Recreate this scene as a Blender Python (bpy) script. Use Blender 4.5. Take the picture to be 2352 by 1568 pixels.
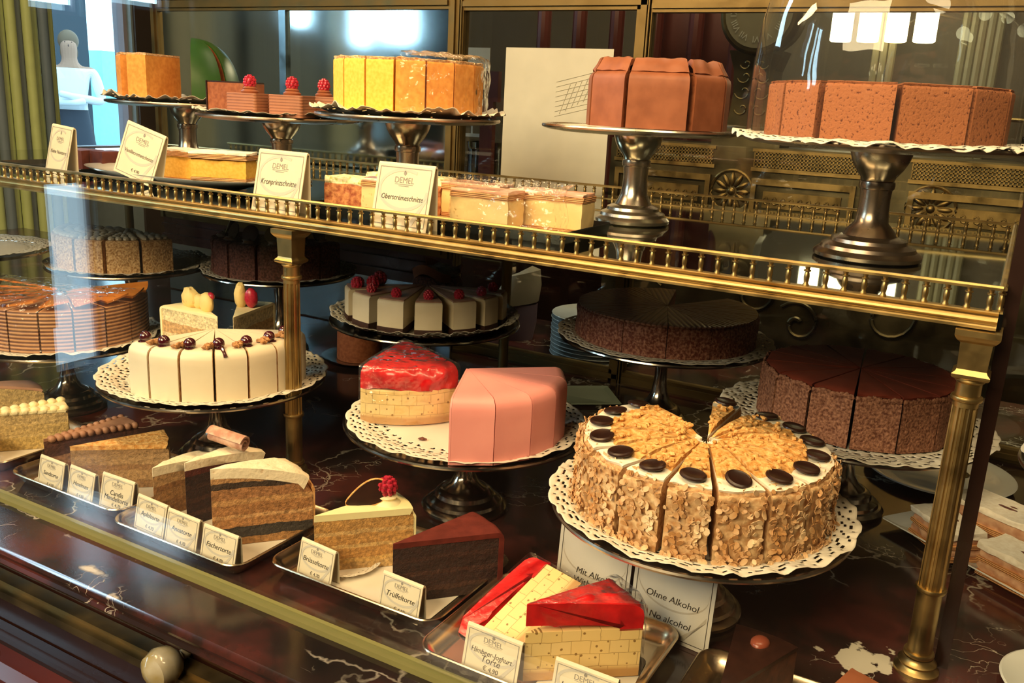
import bpy, math, random
from mathutils import Vector, Matrix, noise
for _o in list(bpy.data.objects): bpy.data.objects.remove(_o)
S = bpy.context.scene
COL = S.collection
PI = math.pi
R = math.radians

# ------------------------------------------------------------------ camera
cd = bpy.data.cameras.new('camera'); cam = bpy.data.objects.new('camera', cd); COL.objects.link(cam)
cd.sensor_width = 36; cd.sensor_fit = 'HORIZONTAL'; cd.lens = 31.47; cd.clip_start = .02; cd.clip_end = 60
_R = Matrix(((0.86811, 0.16789, -0.46711), (0.49402, -0.2007, 0.84597), (0.04828, -0.96516, -0.25718)))
_M = Matrix([[_R[i][0], -_R[i][1], -_R[i][2]] for i in range(3)]).to_4x4()
_M.translation = Vector((0, 0, .535))
cam.matrix_world = _M
S.camera = cam

# ------------------------------------------------------------------ world, lamps, exposure
w = bpy.data.worlds.new('world'); S.world = w; w.use_nodes = True
w.node_tree.nodes['Background'].inputs[0].default_value = (.55, .80, .95, 1)
w.node_tree.nodes['Background'].inputs[1].default_value = 5.0
S.view_settings.view_transform = 'Standard'; S.view_settings.look = 'None'
S.view_settings.exposure = -0.12; S.view_settings.gamma = 1.0
S.cycles.max_bounces = 10; S.cycles.transparent_max_bounces = 24; S.cycles.glossy_bounces = 6
S.cycles.caustics_reflective = False; S.cycles.caustics_refractive = False
S.cycles.sample_clamp_indirect = 3.0; S.cycles.use_denoising = True

def area(name, loc, target, sx, sy, power, col):
    l = bpy.data.lights.new(name, 'AREA'); l.shape = 'RECTANGLE'; l.size = sx; l.size_y = sy; l.energy = power; l.color = col
    o = bpy.data.objects.new(name, l); COL.objects.link(o); o.location = loc
    o.rotation_euler = (Vector(target) - Vector(loc)).to_track_quat('-Z', 'Y').to_euler()
    return o
WARM = (1.0, .62, .30)
# lamps inside the head of the display case, above the picture
area('case_lamp', (-1.25, .74, 1.02), (-1.15, 1.05, .3), .55, .05, 6.0, WARM)
area('case_lamp', (-.62, .74, 1.02), (-.55, 1.05, .3), .55, .05, 6.0, WARM)
area('case_lamp', (.05, .74, 1.02), (-.05, 1.05, .3), .55, .05, 5.0, (1, .72, .40))
# added warm fill lights below the ceiling, customer side and service side
area('fill_lamp', (-.9, -1.5, 1.7), (-.6, .8, .2), 1.8, 1.0, 140, (1, .72, .42))
area('fill_lamp', (-.3, 1.95, 2.0), (-.3, 3.2, .3), 1.8, .5, 34, (1, .80, .50))
# daylight falling in through the street windows (each lamp fills its window opening)
DAY = (.60, .84, 1.0)
for (y, z, wy_, hz, p) in ((-1.61, 1.45, .34, 1.1, 30), (-.71, 1.45, .15, 1.1, 14), (-1.225, 1.42, .22, 1.15, 16), (-1.225, -.31, .22, .80, 2.0), (1.80, 1.62, .46, .88, 26)):
    area('window_daylight', (-3.66, y, z), (-2.66, y, z), wy_, hz, p, DAY)

# ------------------------------------------------------------------ materials
def nm(name):
    m = bpy.data.materials.new(name); m.use_nodes = True
    nt = m.node_tree; return m, nt, nt.nodes['Principled BSDF']
def node(nt, t, **k):
    n = nt.nodes.new(t)
    for a, b in k.items():
        if a in n.inputs: n.inputs[a].default_value = b
        else: setattr(n, a, b)
    return n
def ramp(nt, fac, stops, mode='LINEAR'):
    r = nt.nodes.new('ShaderNodeValToRGB'); r.color_ramp.interpolation = mode
    e = r.color_ramp.elements
    while len(e) < len(stops): e.new(.5)
    for i, (p, c) in enumerate(stops):
        e[i].position = p; e[i].color = (c[0], c[1], c[2], 1)
    nt.links.new(fac, r.inputs[0]); return r.outputs[0]
def bump(nt, b, h, strength=.5, dist=.002):
    n = node(nt, 'ShaderNodeBump', Strength=strength, Distance=dist)
    nt.links.new(h, n.inputs['Height']); nt.links.new(n.outputs[0], b.inputs['Normal']); return n
def metal(name, c, rough=.25, var=.25, sc=30, met=1.0):
    m, nt, b = nm(name)
    t = node(nt, 'ShaderNodeTexCoord'); n = node(nt, 'ShaderNodeTexNoise', Scale=sc, Detail=4.0)
    nt.links.new(t.outputs['Object'], n.inputs['Vector'])
    nt.links.new(ramp(nt, n.outputs[0], [(.3, [x*(1-var) for x in c]), (.7, c)]), b.inputs['Base Color'])
    nt.links.new(ramp(nt, n.outputs[0], [(.3, [rough*.8]*3), (.7, [rough*1.4]*3)]), b.inputs['Roughness'])
    b.inputs['Metallic'].default_value = met
    return m
def food(name, c1, c2, scale=200, bs=.6, dist=.001, rough=.6, spec=.4, detail=5, pos=(.35, .65), vor=False, coat=0):
    m, nt, b = nm(name)
    t = node(nt, 'ShaderNodeTexCoord')
    if vor:
        n = node(nt, 'ShaderNodeTexVoronoi', Scale=scale); h = n.outputs['Distance']
        n2 = node(nt, 'ShaderNodeTexNoise', Scale=scale*.5, Detail=4.0); nt.links.new(t.outputs['Object'], n2.inputs['Vector']); c = n2.outputs[0]
    else:
        n = node(nt, 'ShaderNodeTexNoise', Scale=scale, Detail=detail); h = c = n.outputs[0]
    nt.links.new(t.outputs['Object'], n.inputs['Vector'])
    nt.links.new(ramp(nt, c, [(pos[0], c1), (pos[1], c2)]), b.inputs['Base Color'])
    b.inputs['Roughness'].default_value = rough; b.inputs['Specular IOR Level'].default_value = spec
    if coat: b.inputs['Coat Weight'].default_value = coat; b.inputs['Coat Roughness'].default_value = .1
    bump(nt, b, h, bs, dist)
    return m
def layered(name, H, stops, nz=.004, nscale=45, bs=.7, rough=.75, fine=230, dark=.6):
    """crumb in horizontal layers: stops = [(height fraction, colour)]"""
    m, nt, b = nm(name)
    t = node(nt, 'ShaderNodeTexCoord'); s = node(nt, 'ShaderNodeSeparateXYZ'); nt.links.new(t.outputs['Object'], s.inputs[0])
    n = node(nt, 'ShaderNodeTexNoise', Scale=nscale, Detail=4.0); nt.links.new(t.outputs['Object'], n.inputs['Vector'])
    a = node(nt, 'ShaderNodeMath', operation='MULTIPLY_ADD'); a.inputs[1].default_value = nz*2/H; a.inputs[2].default_value = -nz/H
    nt.links.new(n.outputs[0], a.inputs[0])
    d = node(nt, 'ShaderNodeMath', operation='MULTIPLY_ADD'); d.inputs[1].default_value = 1/H
    nt.links.new(s.outputs[2], d.inputs[0]); nt.links.new(a.outputs[0], d.inputs[2])
    col = ramp(nt, d.outputs[0], stops, 'CONSTANT')
    f = node(nt, 'ShaderNodeTexNoise', Scale=fine, Detail=3.0); nt.links.new(t.outputs['Object'], f.inputs['Vector'])
    g = ramp(nt, f.outputs[0], [(.35, (dark,)*3), (.65, (1.1,)*3)])
    x = node(nt, 'ShaderNodeMix', data_type='RGBA', blend_type='MULTIPLY'); x.inputs[0].default_value = 1
    nt.links.new(col, x.inputs[6]); nt.links.new(g, x.inputs[7]); nt.links.new(x.outputs[2], b.inputs['Base Color'])
    b.inputs['Roughness'].default_value = rough
    f2 = node(nt, 'ShaderNodeTexNoise', Scale=fine*.28, Detail=6.0, Roughness=.7); nt.links.new(t.outputs['Object'], f2.inputs['Vector'])
    bump(nt, b, f2.outputs[0], min(1, bs*1.5), .006)
    return m
def striped(name, ca, cb, period, axis=2, rough=.5, bs=.8, duty=.5, sharp=.12):
    m, nt, b = nm(name)
    t = node(nt, 'ShaderNodeTexCoord'); s = node(nt, 'ShaderNodeSeparateXYZ'); nt.links.new(t.outputs['Object'], s.inputs[0])
    a = node(nt, 'ShaderNodeMath', operation='DIVIDE'); a.inputs[1].default_value = period; nt.links.new(s.outputs[axis], a.inputs[0])
    fr = node(nt, 'ShaderNodeMath', operation='PINGPONG'); fr.inputs[1].default_value = .5; nt.links.new(a.outputs[0], fr.inputs[0])
    n = node(nt, 'ShaderNodeTexNoise', Scale=90.0, Detail=3.0); nt.links.new(t.outputs['Object'], n.inputs['Vector'])
    q = node(nt, 'ShaderNodeMath', operation='MULTIPLY_ADD'); q.inputs[1].default_value = .18; nt.links.new(n.outputs[0], q.inputs[0]); nt.links.new(fr.outputs[0], q.inputs[2])
    o = q.outputs[0]
    nt.links.new(ramp(nt, o, [(duty*.5+.09-sharp/2, ca), (duty*.5+.09+sharp/2, cb)]), b.inputs['Base Color'])
    b.inputs['Roughness'].default_value = rough
    bump(nt, b, o, bs, .002)
    return m
def plain(name, c, rough=.5, spec=.5, met=0, coat=0, em=None):
    m, nt, b = nm(name)
    t = node(nt, 'ShaderNodeTexCoord'); n = node(nt, 'ShaderNodeTexNoise', Scale=25.0, Detail=3.0); nt.links.new(t.outputs['Object'], n.inputs['Vector'])
    nt.links.new(ramp(nt, n.outputs[0], [(.3, [x*.9 for x in c]), (.7, c)]), b.inputs['Base Color'])
    b.inputs['Roughness'].default_value = rough; b.inputs['Specular IOR Level'].default_value = spec; b.inputs['Metallic'].default_value = met
    if coat: b.inputs['Coat Weight'].default_value = coat
    if em: b.inputs['Emission Color'].default_value = (*em[:3], 1); b.inputs['Emission Strength'].default_value = em[3]
    return m
def thin_glass(name, tint=(1, 1, 1), ior=1.5, rough=.0, crinkle=0, cs=40, haze=0, gain=1.0):
    m = bpy.data.materials.new(name); m.use_nodes = True; nt = m.node_tree
    nt.nodes.remove(nt.nodes['Principled BSDF']); out = nt.nodes['Material Output']
    tr = node(nt, 'ShaderNodeBsdfTransparent'); tr.inputs[0].default_value = (*tint, 1)
    gl = node(nt, 'ShaderNodeBsdfGlossy', Roughness=rough); gl.inputs[0].default_value = (1, 1, 1, 1)
    ge = node(nt, 'ShaderNodeNewGeometry'); dt = node(nt, 'ShaderNodeVectorMath', operation='DOT_PRODUCT')
    nt.links.new(ge.outputs['Incoming'], dt.inputs[0]); nt.links.new(ge.outputs['Normal'], dt.inputs[1])
    ab = node(nt, 'ShaderNodeMath', operation='ABSOLUTE'); nt.links.new(dt.outputs['Value'], ab.inputs[0])
    om = node(nt, 'ShaderNodeMath', operation='SUBTRACT', use_clamp=True); om.inputs[0].default_value = 1; nt.links.new(ab.outputs[0], om.inputs[1])
    pw = node(nt, 'ShaderNodeMath', operation='POWER'); pw.inputs[1].default_value = 5; nt.links.new(om.outputs[0], pw.inputs[0])
    f0 = ((ior-1)/(ior+1))**2; sk = node(nt, 'ShaderNodeMath', operation='MULTIPLY_ADD'); sk.inputs[1].default_value = 1-f0; sk.inputs[2].default_value = f0; nt.links.new(pw.outputs[0], sk.inputs[0])
    mul = node(nt, 'ShaderNodeMath', operation='MULTIPLY', use_clamp=True); mul.inputs[1].default_value = gain; nt.links.new(sk.outputs[0], mul.inputs[0])
    mx = node(nt, 'ShaderNodeMixShader'); nt.links.new(mul.outputs[0], mx.inputs[0]); nt.links.new(tr.outputs[0], mx.inputs[1]); nt.links.new(gl.outputs[0], mx.inputs[2])
    res = mx
    if crinkle:
        t = node(nt, 'ShaderNodeTexCoord'); n = node(nt, 'ShaderNodeTexNoise', Scale=float(cs), Detail=2.0); nt.links.new(t.outputs['Object'], n.inputs['Vector'])
        bp = node(nt, 'ShaderNodeBump', Strength=crinkle, Distance=.01); nt.links.new(n.outputs[0], bp.inputs['Height'])
        nt.links.new(bp.outputs[0], gl.inputs['Normal']); nt.links.new(bp.outputs[0], dt.inputs[1])
    if haze:
        df = node(nt, 'ShaderNodeBsdfDiffuse'); df.inputs[0].default_value = (.9, .9, .9, 1)
        m2 = node(nt, 'ShaderNodeMixShader'); m2.inputs[0].default_value = haze; nt.links.new(mx.outputs[0], m2.inputs[1]); nt.links.new(df.outputs[0], m2.inputs[2]); res = m2
    nt.links.new(res.outputs[0], out.inputs[0])
    return m

def marble_mat():
    m, nt, b = nm('dark_red_marble')
    L = nt.links.new
    t = node(nt, 'ShaderNodeTexCoord')
    n = node(nt, 'ShaderNodeTexNoise', Scale=7.0, Detail=6.0, Roughness=.6); L(t.outputs['Object'], n.inputs['Vector'])
    base = ramp(nt, n.outputs[0], [(.3, (.008, .007, .006)), (.48, (.022, .012, .010)), (.6, (.075, .020, .016)), (.75, (.035, .013, .011))])
    wn = node(nt, 'ShaderNodeTexNoise', Scale=9.0, Detail=5.0); L(t.outputs['Object'], wn.inputs['Vector'])
    ad = node(nt, 'ShaderNodeVectorMath', operation='SCALE'); ad.inputs['Scale'].default_value = .22; L(wn.outputs['Color'], ad.inputs[0])
    vv = node(nt, 'ShaderNodeVectorMath', operation='ADD'); L(t.outputs['Object'], vv.inputs[0]); L(ad.outputs[0], vv.inputs[1])
    v = node(nt, 'ShaderNodeTexVoronoi', feature='DISTANCE_TO_EDGE', Scale=5.5); L(vv.outputs[0], v.inputs['Vector'])
    vein = ramp(nt, v.outputs[0], [(.0, (1, 1, 1)), (.018, (0, 0, 0))])
    mk = node(nt, 'ShaderNodeTexNoise', Scale=4.0, Detail=2.0); L(vv.outputs[0], mk.inputs['Vector'])
    mask = ramp(nt, mk.outputs[0], [(.54, (0, 0, 0)), (.66, (1, 1, 1))])
    f1 = node(nt, 'ShaderNodeMath', operation='MULTIPLY'); L(vein, f1.inputs[0]); L(mask, f1.inputs[1])
    # fine crackle
    v2 = node(nt, 'ShaderNodeTexVoronoi', feature='DISTANCE_TO_EDGE', Scale=26.0); L(vv.outputs[0], v2.inputs['Vector'])
    vein2 = ramp(nt, v2.outputs[0], [(.0, (.8, .8, .8)), (.02, (0, 0, 0))])
    mk2 = node(nt, 'ShaderNodeTexNoise', Scale=8.0, Detail=2.0); L(t.outputs['Object'], mk2.inputs['Vector'])
    mask2 = ramp(nt, mk2.outputs[0], [(.58, (0, 0, 0)), (.66, (1, 1, 1))])
    f2 = node(nt, 'ShaderNodeMath', operation='MULTIPLY'); L(vein2, f2.inputs[0]); L(mask2, f2.inputs[1])
    fac = node(nt, 'ShaderNodeMath', operation='MAXIMUM'); L(f1.outputs[0], fac.inputs[0]); L(f2.outputs[0], fac.inputs[1])
    cur = fac.outputs[0]
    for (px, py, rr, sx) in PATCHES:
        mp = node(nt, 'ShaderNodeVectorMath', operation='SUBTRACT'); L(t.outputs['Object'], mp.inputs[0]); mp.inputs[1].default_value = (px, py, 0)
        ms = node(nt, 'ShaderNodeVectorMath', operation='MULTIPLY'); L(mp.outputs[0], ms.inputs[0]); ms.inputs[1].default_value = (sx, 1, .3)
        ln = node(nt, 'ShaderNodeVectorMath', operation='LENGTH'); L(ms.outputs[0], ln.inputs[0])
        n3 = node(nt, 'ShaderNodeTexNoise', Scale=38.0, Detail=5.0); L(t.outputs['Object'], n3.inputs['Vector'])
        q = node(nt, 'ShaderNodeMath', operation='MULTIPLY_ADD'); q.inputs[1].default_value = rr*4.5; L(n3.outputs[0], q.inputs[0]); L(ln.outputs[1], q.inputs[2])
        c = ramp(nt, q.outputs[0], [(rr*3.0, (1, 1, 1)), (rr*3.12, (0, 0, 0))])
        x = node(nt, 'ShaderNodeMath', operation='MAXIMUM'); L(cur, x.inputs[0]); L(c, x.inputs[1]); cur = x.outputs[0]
    mx = node(nt, 'ShaderNodeMix', data_type='RGBA'); L(cur, mx.inputs[0]); L(base, mx.inputs[6]); mx.inputs[7].default_value = (.62, .56, .44, 1)
    L(mx.outputs[2], b.inputs['Base Color'])
    b.inputs['Roughness'].default_value = .12; b.inputs['Specular IOR Level'].default_value = .6
    return m
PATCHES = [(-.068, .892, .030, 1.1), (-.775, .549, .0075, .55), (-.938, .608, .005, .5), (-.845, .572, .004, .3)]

def film_face(name, red=False):
    """cut face seen through printed patisserie film: crossing lines and little seeds"""
    m, nt, b = nm(name); L = nt.links.new
    uv = node(nt, 'ShaderNodeUVMap')
    nz = node(nt, 'ShaderNodeTexNoise', Scale=60.0); L(uv.outputs[0], nz.inputs['Vector'])
    sc = node(nt, 'ShaderNodeVectorMath', operation='SCALE'); sc.inputs['Scale'].default_value = .003; L(nz.outputs['Color'], sc.inputs[0])
    ad = node(nt, 'ShaderNodeVectorMath', operation='ADD'); L(uv.outputs[0], ad.inputs[0]); L(sc.outputs[0], ad.inputs[1])
    br = node(nt, 'ShaderNodeTexBrick', Scale=1.0)
    br.inputs['Brick Width'].default_value = .019; br.inputs['Row Height'].default_value = .014; br.inputs['Mortar Size'].default_value = .00035
    br.inputs['Color1'].default_value = (.86, .62, .24, 1); br.inputs['Color2'].default_value = (.88, .66, .30, 1); br.inputs['Mortar'].default_value = (.50, .33, .12, 1)
    L(ad.outputs[0], br.inputs['Vector'])
    vo = node(nt, 'ShaderNodeTexVoronoi', Scale=150.0); L(ad.outputs[0], vo.inputs['Vector'])
    dots = ramp(nt, vo.outputs['Distance'], [(.18, (1, 1, 1)), (.24, (0, 0, 0))])
    rnd = node(nt, 'ShaderNodeSeparateColor'); L(vo.outputs['Color'], rnd.inputs[0])
    sel = ramp(nt, rnd.outputs[0], [(.45, (0, 0, 0)), (.5, (1, 1, 1))])
    mu = node(nt, 'ShaderNodeMath', operation='MULTIPLY'); L(dots, mu.inputs[0]); L(sel, mu.inputs[1])
    mx = node(nt, 'ShaderNodeMix', data_type='RGBA'); L(mu.outputs[0], mx.inputs[0]); L(br.outputs[0], mx.inputs[6]); mx.inputs[7].default_value = (.30, .17, .05, 1)
    # layers by height: crust at the bottom
    t = node(nt, 'ShaderNodeTexCoord'); s = node(nt, 'ShaderNodeSeparateXYZ'); L(t.outputs['Object'], s.inputs[0])
    cr = ramp(nt, s.outputs[2], [(.0, (1, 1, 1)), (.009, (1, 1, 1)), (.0125, (0, 0, 0))])
    m2 = node(nt, 'ShaderNodeMix', data_type='RGBA'); L(cr, m2.inputs[0]); L(mx.outputs[2], m2.inputs[6]); m2.inputs[7].default_value = (.55, .30, .10, 1)
    L(m2.outputs[2], b.inputs['Base Color'])
    b.inputs['Roughness'].default_value = .35
    return m

BRASS = metal('aged_brass', (.50, .35, .14), .36)
BRASS2 = metal('dull_brass', (.25, .18, .075), .42, .4, 20)
FRAMEM = metal('frame_brass', (.19, .13, .05), .5, .4, 20)
SILVER = metal('warm_silver', (.60, .52, .42), .24, .2, 12)
SILVER2 = metal('tarnished_silver', (.48, .38, .30), .26, .3, 14)
DSILVER = metal('dark_silver', (.46, .42, .37), .15, .3, 14)
TRAYM = metal('tray_steel', (.70, .56, .38), .22, .2, 9)
MARBLE = marble_mat()
PAPER = plain('doily_paper', (.74, .68, .56), .85, .2)
CARD = plain('cream_card', (.80, .70, .50), .55, .3)
CARDG = plain('greyish_card', (.62, .58, .50), .5, .3)
INK = plain('dark_ink', (.03, .025, .02), .6)
GREYINK = plain('grey_ink', (.30, .27, .23), .6)
PALEINK = plain('pale_ink', (.60, .55, .45), .6)
WOOD = metal('dark_wood', (.022, .008, .005), .22, .5, 5, 0.0)
WOODR = metal('red_wood', (.10, .018, .012), .30, .5, 4, 0.0)
PORC = plain('white_porcelain', (.72, .74, .70), .12, .6, coat=.5)
CHOC = food('dark_chocolate', (.018, .006, .004), (.03, .010, .006), 60, .1, .0004, .32, .5)
CHOCM = food('milk_chocolate', (.22, .066, .026), (.30, .098, .042), 40, .35, .001, .5, .4)
FILM = thin_glass('clear_film', (1, 1, 1), 1.45, .10, .9, 55, .012, 1.1)
GLASS = thin_glass('clear_glass', (.97, .99, .98), 1.5, 0, 0, 0, 0, 1.0)
RASP = food('raspberry_red', (.34, .012, .03), (.50, .02, .05), 300, .3, .0005, .3, .5)

# ------------------------------------------------------------------ mesh helpers
def tagk(o, **k):
    for a, b in k.items():
        if b: o[a] = b
    return o
class MB:
    def __init__(s): s.v = []; s.f = []; s.m = []; s.uv = {}; s.cur = 0
    def add(s, vs, fs, M=None):
        b = len(s.v)
        s.v += [tuple(M @ Vector(p)) if M else tuple(p) for p in vs]
        for f in fs: s.f.append([b+i for i in f]); s.m.append(s.cur)
        return b
    def box(s, x0, x1, y0, y1, z0, z1, M=None):
        s.add([(x0, y0, z0), (x1, y0, z0), (x1, y1, z0), (x0, y1, z0), (x0, y0, z1), (x1, y0, z1), (x1, y1, z1), (x0, y1, z1)],
              [(0, 3, 2, 1), (4, 5, 6, 7), (0, 1, 5, 4), (1, 2, 6, 5), (2, 3, 7, 6), (3, 0, 4, 7)], M)
    def lathe(s, pr, n=48, c=(0, 0, 0), M=None, sq=0, ph=0):
        """revolve (r, z) points"""
        vs = []; fs = []
        for i in range(n):
            a = 2*PI*i/n + ph; k = 1
            if sq:
                k = 1/max(abs(math.cos(a)), abs(math.sin(a)))
            for r, z in pr: vs.append((c[0]+r*k*math.cos(a), c[1]+r*k*math.sin(a), c[2]+z))
        m = len(pr)
        for i in range(n):
            j = (i+1) % n
            for q in range(m-1): fs.append((i*m+q, j*m+q, j*m+q+1, i*m+q+1))
        if pr[0][0] > 1e-5: fs.append([i*m for i in range(n)][::-1])
        if pr[-1][0] > 1e-5: fs.append([i*m+m-1 for i in range(n)])
        s.add(vs, fs, M)
    def tube(s, pts, r, n=8, closed=False):
        pts = [Vector(p) for p in pts]; N = len(pts); vs = []; fs = []
        for i, p in enumerate(pts):
            a = pts[(i-1) % N] if (closed or i) else p; b = pts[(i+1) % N] if (closed or i < N-1) else p
            d = (b-a).normalized(); u = d.cross(Vector((0, 0, 1)))
            if u.length < .05: u = d.cross(Vector((0, 1, 0)))
            u.normalize(); v = d.cross(u); rr = r[i] if isinstance(r, (list, tuple)) else r
            for k in range(n): vs.append(p + u*rr*math.cos(2*PI*k/n) + v*rr*math.sin(2*PI*k/n))
        for i in range(N if closed else N-1):
            j = (i+1) % N
            for k in range(n): l = (k+1) % n; fs.append((i*n+k, i*n+l, j*n+l, j*n+k))
        if not closed: fs.append(list(range(n))[::-1]); fs.append([(N-1)*n+k for k in range(n)])
        s.add(vs, fs)
    def sphere(s, c, r, n=10, m=7, sc=(1, 1, 1), jit=0, M=None):
        vs = [(0, 0, -1)]; fs = []
        for j in range(1, m):
            b = -PI/2 + PI*j/m
            for i in range(n): a = 2*PI*i/n; vs.append((math.cos(a)*math.cos(b), math.sin(a)*math.cos(b), math.sin(b)))
        vs.append((0, 0, 1)); L = len(vs)-1
        for i in range(n):
            k = (i+1) % n; fs.append((0, 1+k, 1+i)); fs.append((L, L-n+i, L-n+k))
            for j in range(m-2): a = 1+j*n; fs.append((a+i, a+k, a+n+k, a+n+i))
        o = []
        for v in vs:
            v = Vector(v); q = 1 + (jit*noise.noise(v*2.2 + Vector(c)*97) if jit else 0)
            o.append((c[0]+v.x*r*sc[0]*q, c[1]+v.y*r*sc[1]*q, c[2]+v.z*r*sc[2]*q))
        s.add(o, fs, M)
    def prism(s, poly, z0, z1, M=None):
        n = len(poly)
        s.add([(x, y, z0) for x, y in poly]+[(x, y, z1) for x, y in poly],
              [list(range(n))[::-1], list(range(n, 2*n))]+[(i, (i+1) % n, n+(i+1) % n, n+i) for i in range(n)], M)
    def loft(s, rings, close=True, cap0=True, cap1=True, M=None):
        n = len(rings[0]); vs = [p for r in rings for p in r]; fs = []
        for k in range(len(rings)-1):
            for i in range(n if close else n-1):
                j = (i+1) % n; fs.append((k*n+i, k*n+j, (k+1)*n+j, (k+1)*n+i))
        if cap0: fs.append(list(range(n))[::-1])
        if cap1: fs.append([(len(rings)-1)*n+i for i in range(n)])
        s.add(vs, fs, M)
    def build(s, name, mats, parent=None, smooth=True, loc=None, rz=0, ang=40):
        me = bpy.data.meshes.new(name); me.from_pydata(s.v, [], s.f)
        for m in (mats if isinstance(mats, (list, tuple)) else [mats]): me.materials.append(m)
        me.polygons.foreach_set('material_index', s.m)
        if smooth:
            me.polygons.foreach_set('use_smooth', [True]*len(me.polygons))
            me.set_sharp_from_angle(angle=R(ang))
        me.update()
        o = bpy.data.objects.new(name, me); COL.objects.link(o)
        if parent: o.parent = parent
        if loc: o.location = loc
        if rz: o.rotation_euler.z = rz
        return o
def thing(name, label, cat, loc=(0, 0, 0), rz=0, group=None, rot=None):
    o = bpy.data.objects.new(name, None); COL.objects.link(o); o.empty_display_size = .02
    o.location = loc; o.rotation_euler = rot if rot else (0, 0, rz)
    return tagk(o, label=label, category=cat, group=group)
def tag(o, label, cat, group=None, kind=None): return tagk(o, label=label, category=cat, group=group, kind=kind)
def struct(o): o['kind'] = 'structure'; return o

def rrect(w, d, r, z, inset=0, n=6):
    w -= 2*inset; d -= 2*inset; r = max(r-inset, .001); out = []
    for cx, cy, a0 in ((w/2-r, d/2-r, 0), (-w/2+r, d/2-r, 90), (-w/2+r, -d/2+r, 180), (w/2-r, -d/2+r, 270)):
        for k in range(n+1): a = R(a0+90*k/n); out.append((cx+r*math.cos(a), cy+r*math.sin(a), z))
    return out

def fit_text(vs, width):
    w_ = max(v[0] for v in vs)-min(v[0] for v in vs); k = min(1.0, width/w_) if width > 0 else -width/w_
    return [(x*k, y*min(k*1.15, 1.0) if width > 0 else y*k, z) for x, y, z in vs]
def text_mesh(body, size, align='CENTER', shear=0, bold=0):
    c = bpy.data.curves.new('t', 'FONT'); c.body = body; c.size = size; c.align_x = align; c.shear = shear; c.offset = 0
    o = bpy.data.objects.new('t', c); COL.objects.link(o)
    bpy.context.view_layer.update()
    me = bpy.data.meshes.new_from_object(o.evaluated_get(bpy.context.evaluated_depsgraph_get()))
    vs = [tuple(v.co) for v in me.vertices]; fs = [list(p.vertices) for p in me.polygons]
    bpy.data.objects.remove(o); bpy.data.curves.remove(c); bpy.data.meshes.remove(me)
    return vs, fs

# ================================================================== the room
m = MB(); m.box(-3.8, 2.6, -4.7, 4.4, -1.0, -.96); struct(m.build('floor', plain('floor_boards', (.05, .03, .02), .35), smooth=False))
m = MB(); m.box(-3.8, 2.6, -4.7, 4.4, 2.3, 2.36); struct(m.build('ceiling', plain('ceiling_paint', (.45, .36, .22), .8), smooth=False))
WALLP = plain('olive_wall', (.07, .052, .022), .55)
WALLD = metal('dark_panelling', (.05, .028, .018), .3, .5, 3, 0.0)
# street wall with its openings (y0, y1, z0, z1)
OPEN = [(-1.80, -1.42, .86, 2.05), (-1.35, -1.10, -.75, .12), (-.80, -.62, .86, 2.05), (-1.35, -1.10, .80, 2.05),
        (1.55, 2.05, 1.15, 2.1), (2.43, 2.84, .24, 2.1)]
def wall_with_openings(x0, x1, ya, yb, za, zb, ops, m):
    ys = sorted({ya, yb, *[o[0] for o in ops], *[o[1] for o in ops]}); zs = sorted({za, zb, *[o[2] for o in ops], *[o[3] for o in ops]})
    for i in range(len(ys)-1):
        for j in range(len(zs)-1):
            cy = (ys[i]+ys[i+1])/2; cz = (zs[j]+zs[j+1])/2
            if any(o[0] < cy < o[1] and o[2] < cz < o[3] for o in ops): continue
            m.box(x0, x1, ys[i], ys[i+1], zs[j], zs[j+1])
m = MB(); wall_with_openings(-3.72, -3.6, -4.7, 4.4, -.96, 2.3, OPEN, m); struct(m.build('wall_left', plain('street_wall', (.20, .24, .25), .6), smooth=False))
m = MB(); m.box(-3.6, -3.585, 1.0, 2.42, -.96, 1.10); m.box(-3.6, -3.585, 2.85, 4.3, -.96, 2.3); m.box(-3.6, -3.585, 2.06, 2.42, 1.10, 2.3); struct(m.build('wall_left_panelling', WALLD, smooth=False))
m = MB(); m.box(-3.72, 2.6, 4.3, 4.4, -.96, 2.3); struct(m.build('wall_back', WALLP, smooth=False))
m = MB(); m.box(-3.72, 2.6, -4.7, -4.6, -.96, 2.3); struct(m.build('wall_front', plain('shop_wall', (.16, .09, .05), .6), smooth=False))
m = MB(); m.box(2.5, 2.6, -4.6, 4.3, -.96, 2.3); struct(m.build('wall_right', WALLP, smooth=False))
WG = thin_glass('window_glass', (.92, .98, 1), 1.45)
for i, (a, b, c, d) in enumerate(OPEN):
    m = MB(); fr = .018
    for q in ((a, a+fr, c, d), (b-fr, b, c, d), (a+fr, b-fr, c, c+fr), (a+fr, b-fr, d-fr, d)): m.box(-3.70, -3.63, *q)
    o = struct(m.build('window_%d' % (i+1), plain('window_frame_%d' % i, (.30, .26, .30), .4), smooth=False))
    m = MB(); m.box(-3.672, -3.668, a+fr, b-fr, c+fr, d-fr); m.build('pane', WG, o, smooth=False)
# street outside
m = MB(); m.box(-13, -3.8, -6, 12, -1.0, -.90); struct(m.build('ground', plain('street_paving', (.30, .30, .30), .8), smooth=False))
m = MB(); m.box(-12.4, -12.0, -6, 8.72, -.96, 7)
o = m.build('street_building', plain('dark_facade', (.012, .03, .05), .6), smooth=False); tag(o, 'dark blue shop front across the street behind the standing person', 'building')
m = MB(); m.box(-12.9, -12.5, 8.6, 13, -.90, .45); m.box(-12.9, -12.5, 9.3, 10.1, .45, 1.0)
o = m.build('street_building', plain('pale_facade', (.35, .75, .80), .7), smooth=False); tag(o, 'pale turquoise building far outside seen through the bright window', 'building')

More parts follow.
